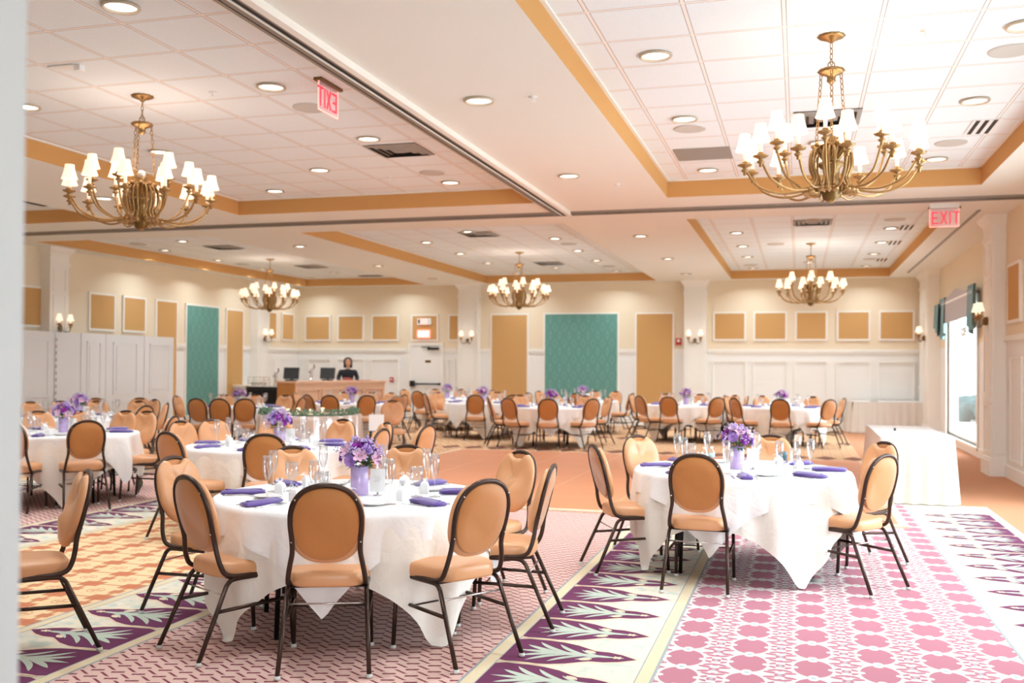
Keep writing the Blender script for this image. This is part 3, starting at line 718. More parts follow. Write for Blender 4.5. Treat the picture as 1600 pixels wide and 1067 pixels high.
m = MB(); m.box((-.07, -.05, -.07), (.07, 0, .09)); o = m.build('fire_alarm', 'red', loc=(-2.77, YB, 2.03)); m = MB(); m.box((-.035, -.06, .0), (.035, -.05, .06)); m.build('strobe', 'white', o); tag(o, 'red fire alarm strobe left of the right pilaster', 'fire alarm')
m = MB(); m.box((-.05, -.04, -.06), (.05, 0, .06)); o = m.build('fire_pull_station', 'red', loc=(-10.2, YB, 1.05)); m = MB(); m.box((-.035, -.045, -.01), (.035, -.04, .02)); m.build('handle', 'white', o); tag(o, 'small red pull station on the panelling left of the door', 'fire alarm')

# ------------------------------------------------------------------ chandeliers and sconces
def shade_mb(h=.115, r0=.034, r1=.062):
    m = MB(); prof = []
    for i in range(7):
        t = i/6; prof.append((r0+(r1-r0)*(t**1.5), h*(1-t)))
    m.lathe(prof[::-1]+[(p[0]-.002, p[1]) for p in prof], 18, flute=.0); 
    m.v = m.v; return m
def open_shade():
    m = MB(); n = 18; prof = [(.036+(.064-.036)*((i/6)**1.6), .118*(1-i/6)) for i in range(7)]
    vs = [(r*(1+.015*cos(9*2*pi*k/n))*cos(2*pi*k/n), r*sin(2*pi*k/n), z) for r, z in prof for k in range(n)]
    m.add(vs, [(i*n+k, i*n+(k+1) % n, (i+1)*n+(k+1) % n, (i+1)*n+k) for i in range(6) for k in range(n)], 0, True); return m
SHADE = open_shade().mesh('lamp_shade', 'shade')
m = MB(); m.lathe([(.0, 0), (.013, 0), (.013, .1), (0, .1)], 10); SLEEVE = m.mesh('candle_sleeve', 'sleeve')
m = MB(); m.lathe([(.0, -.07), (.012, -.062), (.008, -.05), (.02, -.04), (.026, -.03), (.012, -.022), (.016, -.012), (.046, 0), (.05, .008), (.036, .008), (.02, .004), (.022, .02), (.018, .03), (0, .03)], 16, flute=.06, fn=8); CUP = m.mesh('candle_cup', 'brass')
def link(name, me, parent, loc=(0, 0, 0), rot=(0, 0, 0)):
    o = bpy.data.objects.new(name, me); COL.objects.link(o); o.parent = parent; o.location = loc; o.rotation_euler = rot; return o
def arm_mb(rad, zc, lift):
    m = MB(); z0 = .24
    pts = [(.035, 0, z0+.02), (.06, 0, z0+.10), (.10, 0, z0+.135), (.135, 0, z0+.10), (.14, 0, z0+.0), (.115, 0, z0-.07), (.14, 0, z0-.13), (.20, 0, z0-.155), (rad*.6, 0, z0-.165+lift*.3), (rad*.85, 0, z0-.11+lift*.5), (rad*.98, 0, z0-.01+lift*.8), (rad, 0, zc-.06)]
    P = cr(pts, 5); m.tube(P, [.0085]*len(P), 8)
    Q = cr([(.17, 0, z0-.13), (.15, 0, z0-.165), (.11, 0, z0-.17), (.105, 0, z0-.13), (.135, 0, z0-.115)], 5); m.tube(Q, .008, 7)
    m.lathe([(0, -.02), (.02, -.014), (.028, 0), (.02, .014), (0, .02)], 10, (.165, 0, z0-.16)); return m
def make_chandelier():
    r = empty('chandelier'); H = ZT-2.545     # origin at the lowest point; z measured up from there
    ARM1 = arm_mb(.575, .27+.0, 0).mesh('arm', 'brass'); ARM2 = arm_mb(.385, .40, .12).mesh('arm', 'brass')
    m = MB(); m.lathe([(0, H), (.088, H), (.09, H-.008), (.07, H-.02), (.03, H-.032), (.012, H-.05), (0, H-.05)], 24, flute=.05, fn=12); m.build('canopy', 'brass', r)
    def chain(m, a, b, link_r=.017, n=None):
        a = Vector(a); b = Vector(b); L = (b-a).length; n = max(2, int(L/.036)); d = (b-a)/n; dn = d.normalized(); s1 = dn.orthogonal().normalized(); s2 = dn.cross(s1)
        for k in range(n):
            c = a+d*(k+.5); s = s1 if k % 2 else s2
            m.tube([c+dn*.023*sin(t)+s*.011*cos(t) for t in [2*pi*q/8 for q in range(8)]], .0032, 5, closed=True)
    m = MB(); chain(m, (0, 0, H-.05), (0, 0, H-.20))
    m.tube([(.022*cos(t), 0, H-.20+.022*sin(t)) for t in [2*pi*q/12 for q in range(12)]], .004, 6, closed=True); m.build('chain', 'brass', r)
    m = MB(); zp = H-.25; m.lathe([(0, zp+.035), (.03, zp+.03), (.075, zp+.02), (.09, zp+.005), (.07, zp-.01), (.03, zp-.025), (.025, zp-.05), (.03, zp-.06), (.012, zp-.08), (0, zp-.085)], 24, flute=.06, fn=12); m.build('upper_plate', 'brass', r)
    for k in range(3):
        a = R(30+120*k); m = MB(); chain(m, (.075*cos(a), .075*sin(a), zp), (.12*cos(a), .12*sin(a), .30)); m.build('chain', 'brass', r)
    m = MB()
    m.lathe([(0, .0), (.02, .008), (.03, .03), (.02, .05), (.05, .08), (.055, .12), (.045, .2), (.05, .235), (.085, .26), (.08, .28), (.055, .27), (.045, .29), (.05, .33), (.085, .375), (.10, .39), (.085, .398), (.045, .39), (.03, .42), (.05, .45), (.03, .455), (.02, .44), (0, .44)], 28, flute=.07, fn=14)
    m.build('urn', 'brass', r)
    m = MB(); m.sphere((0, 0, .48), .035, 14, 10); m.build('glass_ball', 'crystal', r)
    m = MB()
    for k in range(10):
        a = 2*pi*k/10; P = cr([(.045*cos(a), .045*sin(a), .30), (.07*cos(a), .07*sin(a), .34), (.11*cos(a), .11*sin(a), .395), (.125*cos(a), .125*sin(a), .385)], 4); m.tube(P, [.012+.006*sin(pi*i/len(P)) for i in range(len(P))], 5)
    m.build('leaf_ornament', 'brass', r)
    m = MB(); m.lathe([(0, .0), (.045, .03), (.06, .10), (.05, .17), (0, .18)], 12, flute=.15, fn=6); m.build('dark_core', 'brass_d', r)
    for n, rad, zc, me, off in ((12, .575, .27, ARM1, 8), (6, .385, .40, ARM2, 23)):
        for k in range(n):
            a = R(off+360/n*k); arm = link('arm', me, r, rot=(0, 0, a))
            link('candle_cup', CUP, arm, (rad, 0, zc)); link('candle_sleeve', SLEEVE, arm, (rad, 0, zc+.02)); link('lamp_shade', SHADE, arm, (rad, 0, zc+.10))
    return r
proto = make_chandelier()
CH = [(.208, YN, 'large brass chandelier with lit white shades at the upper right, nearest on that side'), (-5.36, YN+.08, 'brass chandelier with lit white shades at the upper left, nearest on that side'),
      (-5.36, YF, 'smaller-looking brass chandelier in front of the tall gold panel, middle of the far row'), (-10.94, YF, 'brass chandelier at the far left above the tables near the bar'), (.208, YF-.2, 'brass chandelier in the far right tray before the back wall')]
for i, (x, y, l) in enumerate(CH):
    o = proto if i == 0 else copy_tree(proto)
    o.location = (x, y, 2.545); o.rotation_euler = (0, 0, R(17*i)); tag(o, l, 'chandelier', 'brass chandeliers')
    L = bpy.data.lights.new('chandelier_glow', 'POINT'); L.energy = 10; L.color = (1, .80, .66); L.shadow_soft_size = .3
    lo = bpy.data.objects.new('chandelier_glow', L); COL.objects.link(lo); lo.location = (x, y, 3.15)
def make_sconce():
    """origin at wall plate, arms out along -y"""
    r = empty('wall_sconce'); m = MB()
    m.lathe([(0, -.06), (.03, -.05), (.045, 0), (.03, .05), (0, .06)], 14, (0, -.02, 0)); m.build('wall_plate', 'brass_d', r)
    for s in (-1, 1):
        m = MB(); m.tube(cr([(0, -.03, 0), (.05*s, -.09, -.07), (.11*s, -.12, -.06), (.14*s, -.12, .0), (.14*s, -.12, .04)], 5), .007, 7); a = m.build('arm', 'brass_d', r)
        link('candle_cup', CUP, a, (.14*s, -.12, .06)); link('candle_sleeve', SLEEVE, a, (.14*s, -.12, .07)); link('lamp_shade', SHADE, a, (.14*s, -.12, .13))
    m = MB()
    gp = [(.085*cos(2.4*k), -.095+.03*sin(1.9*k), .01-.012*k) for k in range(9)]
    for p_ in gp: m.sphere(p_, .011, 6, 4)
    m.tube([(0, -.03, 0)]+gp, .002, 4)
    m.build('glass_drops', 'crystal', r)
    return r
proto = make_sconce()
for i, (x, y, z, rz, l) in enumerate([(-8.04, 23.62, 2.06, 0, 'two-light brass sconce on the pilaster right of the exit door'), (-2.36, 23.62, 2.06, 0, 'two-light brass sconce on the right pilaster of the back wall'),
    (XL+.22, 21.75, 2.05, 90, 'two-light brass sconce on the left wall beside the bar corner'), (XL+.22, 14.69, 2.05, 90, 'two-light brass sconce above the white dividers at the left'),
    (2.58, 22.6, 2.08, -90, 'two-light sconce on the white column left of the window'), (2.47, 14.7, 2.08, -90, 'two-light sconce with glass drops on the near right pilaster')]):
    o = proto if i == 0 else copy_tree(proto)
    o.location = (x, y, z); o.rotation_euler = (0, 0, R(rz)); tag(o, l, 'wall lamp', 'two-light wall sconces')

# ------------------------------------------------------------------ window valance and drapes
def wavy_drape(y0, y1, zt, zb, x, n=40, amp=.035, waves=4, slant=0, mi='teal_cloth', name='drape', parent=None):
    m = MB(); rows = 8; vs = []
    for side in (0, 1):
        for j in range(rows+1):
            t = j/rows
            for i in range(n+1):
                s = i/n; y = y0+(y1-y0)*s; zz = zt(s)+(zb(s)-zt(s))*t
                vs.append((x-side*.012-amp*(.5+.5*cos(2*pi*waves*s))*(.6+.4*t), y, zz))
    N = (rows+1)*(n+1); fs = []
    for j in range(rows):
        for i in range(n):
            a = j*(n+1)+i; fs.append((a, a+1, a+n+2, a+n+1)); fs.append((N+a+n+1, N+a+n+2, N+a+1, N+a))
    m.add(vs, fs, 0, True); return m.build(name, mi, parent)
vr = empty('window_valance', (0, 0, 0))
wavy_drape(WY0-.1, WY1+.1, lambda s: 2.74+.12*exp(-((s-.5)/.22)**2), lambda s: 2.30, 2.70, amp=.01, waves=1, mi='grey_cloth', name='valance_board', parent=vr)
for a, b, f in ((WY1-.55, WY1+.12, 1), (WY0-.40, WY0+.20, -1)):
    wavy_drape(a, b, lambda s: 2.80, lambda s, f=f: 1.98+.16*abs(s-.5)*2, 2.72, amp=.06, waves=3, name='drape_tail', parent=vr)
wavy_drape(WY1-.12, WY1+.45, lambda s: 2.70, lambda s: 2.05+.2*s, 2.66, amp=.05, waves=2, name='drape_tail', parent=vr)
m = MB(); m.box((2.68, WY0-.1, 2.66), (2.81, WY1+.3, 2.70)); m.build('mounting_board', 'trim', vr)
m = MB()
for k in range(26): m.sphere((2.60, WY0-.1+.6*k/26, 2.04+.06*sin(k)), .02, 6, 4)
m.build('bead_fringe', 'white', vr)
tag(vr, 'grey arched valance with teal drape tails over the right window', 'curtain')

# ------------------------------------------------------------------ banquet chair
def oval(a, b, cz, n=40, notch=0, nw=.28):
    out = []
    for k in range(n):
        t = 2*pi*k/n+pi/2; ct, st = cos(t), sin(t)
        e = 2/2.5; x = a*abs(ct)**e*(1 if ct > 0 else -1); z = b*abs(st)**e*(1 if st > 0 else -1)
        if st < 0: x *= 1-.06*abs(st)
        d = abs((t-pi/2+pi) % (2*pi)-pi)
        if notch: z -= notch*exp(-(d/nw)**4)
        out.append((x, cz+z))
    return out
def yb(h): return -.195-(h-.44)*.24          # backrest lean
def make_chair(frame='frame'):
    r = empty('banquet_chair')
    # seat cushion
    def outline(s):
        pts = []; n = 44
        for k in range(n):
            t = 2*pi*k/n; ct, st = cos(t), sin(t); e = 2/4.5
            x = abs(ct)**e*(1 if ct > 0 else -1); y = abs(st)**e*(1 if st > 0 else -1)
            wd = .192+.022*y; pts.append((x*wd*s, .01+y*.21*s+ (0 if y < 0 else .012*(1-abs(x))*s)))
        return pts
    rings = [[(x, y, z-(.014*max(0, y-.16)*6 if s > .5 else 0)) for x, y in outline(s)] for s, z in ((.93, .380), (.985, .383), (1.0, .395), (1.0, .425), (.985, .44), (.95, .449), (.85, .455), (.6, .459), (.25, .461))]
    m = MB(); m.loft(rings); m.build('seat', 'vinyl', r)
    # back cushion (front) with handle notch
    o = oval(.178, .190, .682, 56, .044, .30)
    rings = []
    for s, d in ((.86, .004), (.93, .008), (.985, .013), (1.0, .022), (.985, .032), (.93, .042), (.82, .048), (.6, .051), (.25, .053)):
        rings.append([(x*s, yb(z)+d, .682+(z-.682)*s) for x, z in o])
    m = MB(); m.loft([r_[::-1] for r_ in rings]); m.build('backrest', 'vinyl', r)
    o = oval(.152, .172, .683, 40, .0)
    m = MB(); m.loft([[(x*s, yb(z)+d, .683+(z-.683)*s) for x, z in o] for s, d in ((.6, -.011), (.96, -.009), (1, -.004), (1, .006), (.9, .008))]); m.build('back_panel', 'backfab', r)
    # back frame loop
    half = [(.180, .03, .388), (.181, -.06, .386), (.181, -.13, .388), (.179, -.178, .405), (.175, -.20, .445), (.166, -.213, .495), (.156, yb(.55), .55), (.157, yb(.61), .61), (.163, yb(.68), .68), (.160, yb(.74), .74), (.140, yb(.795), .795), (.105, yb(.836), .836), (.055, yb(.860), .860), (0, yb(.867), .867)]
    pts = cr(half+[(-x, y, z) for x, y, z in half[::-1][1:]], 4)
    m = MB(); m.tube(pts, .0125, 8)
    for z, xx in ((.60, .158), (.80, .138)):
        for s in (-1, 1): m.sphere((xx*s, yb(z)-.012, z), .005, 6, 4, 1)
    m.build('back_frame', [frame, 'screw'], r)
    m = MB()
    for s in (-1, 1):
        m.tube(cr([(s*.188, .175, .345), (s*.187, .165, .368), (s*.186, .13, .378), (s*.184, .0, .377), (s*.182, -.12, .376), (s*.183, -.155, .366), (s*.184, -.175, .345)], 4), .0115, 8)
    m.tube([(-.186, .12, .376), (.186, .12, .376)], .009, 6); m.tube([(-.182, -.13, .376), (.182, -.13, .376)], .009, 6); m.build('seat_frame', frame, r)
    for s in (-1, 1):
        for f in (0, 1):
            a = (s*.188, .175, .348) if f else (s*.184, -.172, .350); b = (s*.193, .196, .012) if f else (s*.205, -.325, .012)
            m = MB(); m.tube([a, b], .0115, 8); leg = m.build('leg', frame, r)
            m = MB(); m.lathe([(0, 0), (.015, 0), (.016, .006), (.013, .016), (.0, .018)], 10, (b[0], b[1], 0)); m.build('foot_glide', 'glide', leg)
    for s in (-1, 1):
        m = MB(); m.tube([(s*.190, .183, .245), (s*.192, -.222, .232)], .0095, 6); m.build('stretcher', frame, r)
    for y, z in ((-.19, .305), (.05, .238)):
        m = MB(); m.tube([(-.187, y, z), (.187, y, z)], .0045, 6); m.build('cross_rod', 'screw' if y < 0 else frame, r)
    return r
CHAIR = make_chair(); CHAIR_S = make_chair('silver'); used = {'d': 0, 's': 0}
def put_chair(x, y, yaw, silver=False, group=None):
    k = 's' if silver else 'd'; pr = CHAIR_S if silver else CHAIR
    o = pr if not used[k] else copy_tree(pr); used[k] = 1
    o.location = (x, y, 0.004); o.rotation_euler = (0, 0, R(yaw)); o['category'] = 'chair'; o['group'] = group or 'banquet chairs'
    return o
# ------------------------------------------------------------------ tables
TH, TR = .695, .75
T = dict(T1=(-2.40, 5.07), T2=(-.39, 7.24), T3=(-4.55, 7.93), T4=(-7.39, 8.59), T5=(-9.3, 11.12), T6=(-9.11, 14.78), T8=(-8.24, 17.32), T9=(-7.56, 20.8), T10=(-6.07, 18.8), T11=(-4.28, 17.26), T12=(-4.48, 20.9), T13=(-2.11, 19.44), T14=(-.3, 19.01))
NAME = dict(T1='nearest round table', T2='right foreground round table', T3='second-row table left of centre', T4='table at the left edge', T5='table right before the white dividers', T6='table near the narrow teal panel',
            T8='table right before the bar', T9='table beside the exit door', T10='table before the tall gold panel', T11='table in front of the big teal panel', T12='rear table by the big teal panel', T13='table by the right back pilaster', T14='far right round table')
def make_table():
    r = empty('round_table'); m = MB(); m.lathe([(0, TH-.03), (TR-.01, TH-.03), (TR-.002, TH-.025), (TR-.002, TH-.008), (TR-.01, TH-.004), (0, TH-.004)], 48); m.build('tabletop', 'wood_dark', r)
    for s in (-1, 1):
        for q in (-1, 1):
            m = MB(); m.tube([(s*.42, q*.28, TH-.03), (s*.44, q*.30, .0)], .014, 8); m.build('leg', 'blackm', r)
        m = MB(); m.tube([(s*.42, -.28, .30), (s*.42, .28, .30)], .011, 6); m.tube([(s*.42, 0, .30), (s*.06, 0, TH-.05)], .011, 6); m.build('brace', 'blackm', r)
    return r
def cloth_mesh(name, a, rot, seed, zoff, roff, m='cloth'):
    rnd = random.Random(seed); NT = 176; k1 = rnd.randint(15, 19); k2 = rnd.randint(26, 33); p1, p2, p3 = (rnd.uniform(0, 6.28) for _ in range(3))
    me = MB(); vs = []; rows = []
    z0 = TH+zoff
    for r in (0.02, .25, .5, .68, .735, TR+roff-.006): rows.append([(r*cos(2*pi*k/NT), r*sin(2*pi*k/NT), z0+(.0 if r < .74 else -.003)) for k in range(NT)])
    D = 15
    for j in range(1, D+1):
        row = []
        for k in range(NT):
            th = 2*pi*k/NT; u = th-rot; L = a/max(abs(cos(u)), abs(sin(u)))-TR
            corner = (L-(a-TR))/(a*1.414-a); s = L*j/D; t = j/D
            amp = .044*min(1, s/.22)*(.65+.35*sin(3*th+p3))
            R_ = TR+roff+.004*min(1, s/.02)+amp*(.5+.5*cos(k1*th+p1+.8*sin(2*th+p2)))+.010*min(1, s/.3)*cos(k2*th+p2)
            R_ -= .10*min(1, s/.5)*(1-corner)*0+.05*corner*max(0, s-.45)
            R_ += .05*corner*sin(pi*min(1, s/.6))*.5
            z = z0-.006-s
            if z < .012:
                R_ += (.012-z)*.5; z = .008+.012*abs(sin(9*th+j))+roff
            # pinch angle near the corners so the points gather
            dth = ((u+pi/4) % (pi/2))-pi/4
            sgn = 1 if ((u % (pi/2)) < pi/4) else -1
            th2 = th
            row.append((R_*cos(th2), R_*sin(th2), z))
        rows.append(row)
    vs = [p for r in rows for p in r]
    fs = [(i*NT+k, i*NT+(k+1) % NT, (i+1)*NT+(k+1) % NT, (i+1)*NT+k) for i in range(len(rows)-1) for k in range(NT)]
    fs.append(tuple(range(NT-1, -1, -1))[::-1])
    me.add(vs, [f[::-1] for f in fs], 0, True); return me.mesh(name, m)
CL_UNDER = [cloth_mesh('under_cloth', 1.06, .15, s, 0, 0, 'cloth2') for s in (1, 2)]
CL_OVER = [cloth_mesh('over_cloth', .89, .15+pi/4, s+10, .003, .008) for s in (1, 2, 3)]
TABLE = make_table()
# ------------------------------------------------------------------ tableware
def lathe_mesh(name, prof, m, n=18, **k):
    b = MB(); b.lathe(prof, n, **k); return b.mesh(name, m)
FLUTE = lathe_mesh('champagne_flute', [(0, 0), (.032, 0), (.033, .002), (.012, .006), (.0045, .014), (.004, .09), (.008, .10), (.018, .125), (.026, .16), (.027, .19), (.024, .235), (.0225, .235), (.0255, .19), (.0245, .16), (.016, .127), (.004, .108), (0, .106)], 'glass', 20)
GOBLET = lathe_mesh('water_goblet', [(0, 0), (.034, 0), (.035, .002), (.012, .006), (.006, .012), (.0055, .055), (.012, .065), (.03, .085), (.037, .115), (.036, .165), (.034, .165), (.035, .115), (.028, .088), (.006, .072), (0, .07)], 'glass', 20)
PLATE = lathe_mesh('bread_plate', [(0, .0), (.045, .0), (.05, .004), (.08, .012), (.082, .014), (.078, .0145), (.05, .007), (0, .006)], 'china', 28)
def cutlery(kind):
    b = MB()
    if kind == 'knife':
        pts = [(-.10, -.006), (-.02, -.008), (.0, -.006), (.09, -.010), (.112, -.004), (.105, .006), (.0, .006), (-.02, .008), (-.10, .006)]
        b.prism(pts, 0, .003)
    else:
        P = cr([(-.10, 0, .003), (-.05, 0, .004), (0, 0, .008), (.04, 0, .006)], 4); b.tube(P, [.0045]*5+[.003]*(len(P)-5), 6)
        if kind == 'fork':
            b.prism([(.038, -.003), (.055, -.011), (.07, -.012), (.07, .012), (.055, .011), (.038, .003)], .004, .0065)
            for k in range(4): b.box((.07, -.012+k*.0068, .004), (.105, -.0085+k*.0068, .0065))
        else: b.sphere((.066, 0, .006), .026, 12, 6, 0, (1, .62, .12))
    return b.mesh('table_'+kind, 'steel')
FORK, KNIFE = cutlery('fork'), cutlery('knife')
def napkin_mesh():
    b = MB(); rings = []; n = 18
    for i in range(n+1):
        t = i/n; x = -.115+.23*t; wd = .030+.012*sin(pi*t)+.008*t; h = .014+.010*sin(pi*t)
        dy = .006*sin(5*t); ring = []
        for k in range(14):
            a = 2*pi*k/14; yy = wd*cos(a)*(1+.12*sin(3*a+4*t)); zz = h*sin(a)*(1+.15*cos(4*a+3*t)); ring.append((x+.012*cos(a)*(t-.3), yy+dy, max(.001, .012+zz*.8)))
        rings.append(ring)
    b.loft(rings)
    b.loft([[(-.10+.2*t, -.036-.006*sin(6*t), .002), (-.10+.2*t, .0, .030+.003*sin(7*t)), (-.10+.2*t, .014, .028), (-.10+.2*t, -.03, .006)] for t in [q/8 for q in range(9)]])
    return b.mesh('napkin', 'napkin')
NAPKIN = napkin_mesh()
def favor_meshes():
    b = MB(); b.box((-.024, -.024, 0), (.024, .024, .045)); b.loft([[(-.024, -.024, .045), (.024, -.024, .045), (.024, .024, .045), (-.024, .024, .045)], [(-.020, -.018, .060), (.020, -.018, .060), (.020, .018, .060), (-.020, .018, .060)], [(-.006, -.008, .070), (.006, -.008, .070), (.006, .008, .070), (-.006, .008, .070)]], smooth=False)
    body = b.mesh('favor_box', 'card')
    b = MB(); b.tube(cr([(-.05, 0, .076), (-.03, 0, .083), (0, 0, .070), (.02, 0, .088), (.035, 0, .078), (0, 0, .069)], 4), .0016, 5); b.tube(cr([(0, 0, .069), (-.015, .01, .09), (-.028, .012, .078), (0, 0, .069)], 4), .0016, 5); rib = b.mesh('bow', 'ribbon')
    b = MB()
    for z, w_ in ((.034, .026), (.026, .02), (.018, .024)): b.box((-w_/2, -.0252, z), (w_/2, -.0242, z+.0022))
    b.tube([(-.006, -.0248, .012), (0, -.0248, .022), (.006, -.0248, .012)], .0008, 4); return body, rib, b.mesh('printed_tag', 'ink')
FAVOR = favor_meshes()
b = MB(); b.lathe([(0, 0), (.016, 0), (.019, .01), (.017, .05), (.012, .06), (0, .06)], 14); SHAKER_B = b.mesh('shaker_jar', 'glass')
b = MB(); b.lathe([(.013, .058), (.0135, .072), (.009, .078), (0, .079)], 14); SHAKER_T = b.mesh('shaker_cap', 'steel')
b = MB(); b.lathe([(0, .001), (.013, .001), (.015, .012), (.013, .04), (0, .04)], 12); SHAKER_S = b.mesh('salt', 'card')
b = MB(); b.lathe([(0, 0), (.048, 0), (.05, .003), (.05, .158), (.047, .16), (.046, .156), (.046, .01), (0, .01)], 28); VASE = b.mesh('vase', 'vase')
def card_meshes():
    b = MB(); b.boxm(Matrix.Translation((0, 0, .085)) @ Matrix.Rotation(R(-6), 4, 'X'), .085, .0015, .125); c = b.mesh('card', 'card')
    b = MB()
    for k, (x0, x1, z) in enumerate(((-.022, .018, .105), (-.015, .022, .093), (-.02, .012, .080))):
        pts = [(x0+(x1-x0)*t, -.0028-(z-.085)*.105+.0, z+.005*sin(t*14+k)) for t in [q/9 for q in range(10)]]; b.tube(pts, .0007, 4)
    i = b.mesh('handwriting', 'ink')
    b = MB(); b.lathe([(0, 0), (.024, 0), (.024, .004), (.006, .006), (.004, .02), (0, .02)], 14); b.box((-.01, -.006, .018), (.01, .006, .03)); return c, i, b.mesh('card_holder', 'steel')
CARD = card_meshes()
# flowers
def petal_ring(b, c, nrm, r, n, cup, w_, mi=0, tw=0):
    nrm = Vector(nrm).normalized(); u = nrm.orthogonal().normalized(); v = nrm.cross(u); c = Vector(c)
    for k in range(n):
        a = 2*pi*k/n+tw; d = u*cos(a)+v*sin(a); s = nrm.cross(d)
        P = [c, c+d*r*.45+nrm*r*cup*.45+s*r*w_*.5, c+d*r*.9+nrm*r*cup+s*r*w_*.42, c+d*r*1.08+nrm*r*cup*1.05, c+d*r*.9+nrm*r*cup-s*r*w_*.42, c+d*r*.45+nrm*r*cup*.45-s*r*w_*.5, c+d*r*.5+nrm*r*cup*.35]
        b.add(P, [(0, 1, 6), (1, 2, 6), (2, 3, 6), (3, 4, 6), (4, 5, 6), (5, 0, 6)], mi, True)
def carnation(b, c, nrm, r, mi=0):
    for q, (rr, cup, n) in enumerate(((1, .15, 11), (.92, .42, 10), (.75, .75, 9), (.5, 1.0, 7), (.28, 1.15, 5))):
        petal_ring(b, c, nrm, r*rr, n, cup, .62, mi, q*.7+random.random())
def lily(b, c, nrm, r):
    petal_ring(b, c, nrm, r, 3, .55, .75, 0, 0); petal_ring(b, c, nrm, r*.95, 3, .75, .55, 0, pi/3)
    nrm = Vector(nrm).normalized(); 
    for k in range(4):
        b.sphere(Vector(c)+nrm*r*.45+Vector((random.uniform(-.3, .3)*r, random.uniform(-.3, .3)*r, random.uniform(-.2, .2)*r)), r*.07, 5, 4, 1)
def make_bouquet(seed):
    random.seed(seed); r = empty('flower_bouquet'); k = 0
    spots = []
    for i in range(17):
        ph = i*2.399; el = (1-(i+.5)/17)*pi*.5; el = pi*.5*(i+.3)/17.5
        d = Vector((cos(ph)*sin(pi/2*((i+.5)/17)**.6*1.12), sin(ph)*sin(pi/2*((i+.5)/17)**.6*1.12), cos(pi/2*((i+.5)/17)**.6*1.12)))
        spots.append(d)
    for i, d in enumerate(spots):
        c = Vector((d.x*.088, d.y*.088, .052+d.z*.072)); kind = i % 3; b = MB()
        if kind == 0: carnation(b, c, d, .034); b.build('carnation', 'fl_purple' if i % 2 == 0 else 'fl_lilac', r)
        elif kind == 1: lily(b, c, d+Vector((0, 0, .1)), .038); b.build('alstroemeria', ['fl_pink', 'fl_dark'], r)
        else: carnation(b, c, d, .030); b.build('carnation', 'fl_lilac' if i % 2 else 'fl_purple', r)
    b = MB()
    for i in range(46):
        a = random.uniform(0, 6.28); e = random.uniform(.1, 1.5); d = Vector((cos(a)*cos(e), sin(a)*cos(e), sin(e))); rr = random.uniform(.11, .15)
        P = [Vector((d.x*.05, d.y*.05, .03)), Vector((d.x*rr, d.y*rr, .04+d.z*rr*.85))]; b.tube(P, .0010, 4, 1)
        for q in range(5): b.sphere(P[1]+Vector((random.uniform(-.014, .014), random.uniform(-.014, .014), random.uniform(-.014, .014))), .0048, 5, 4, 0)
    o = b.build('statice_sprays', ['statice', 'leaf'], r); o['kind'] = 'stuff'
    b = MB()
    for i in range(40):
        a = random.uniform(0, 6.28); rr = random.uniform(.07, .125); d = Vector((cos(a), sin(a), random.uniform(-.35, .5))); s = Vector((-sin(a), cos(a), 0)); c = Vector((0, 0, .012))
        A = c+d*.03; B_ = c+d*rr; mid = (A+B_)/2+Vector((0, 0, .008)); w_ = .011
        b.add([A, mid+s*w_, B_, mid-s*w_, mid+Vector((0, 0, -.004))], [(0, 1, 4), (1, 2, 4), (2, 3, 4), (3, 0, 4)], 0, True)
    b.build('foliage', 'leaf', r); return r
BOUQ = [make_bouquet(11), make_bouquet(12)]; bq_used = [0, 0]
def single(name, parts, loc, rz, label, cat, group):
    """parts: [(part_name, mesh)] - first is the thing itself"""
    o = bpy.data.objects.new(name, parts[0][1]); COL.objects.link(o); o.location = loc; o.rotation_euler = (0, 0, rz)
    for n_, me in parts[1:]: link(n_, me, o)
    return tag(o, label, cat, group)
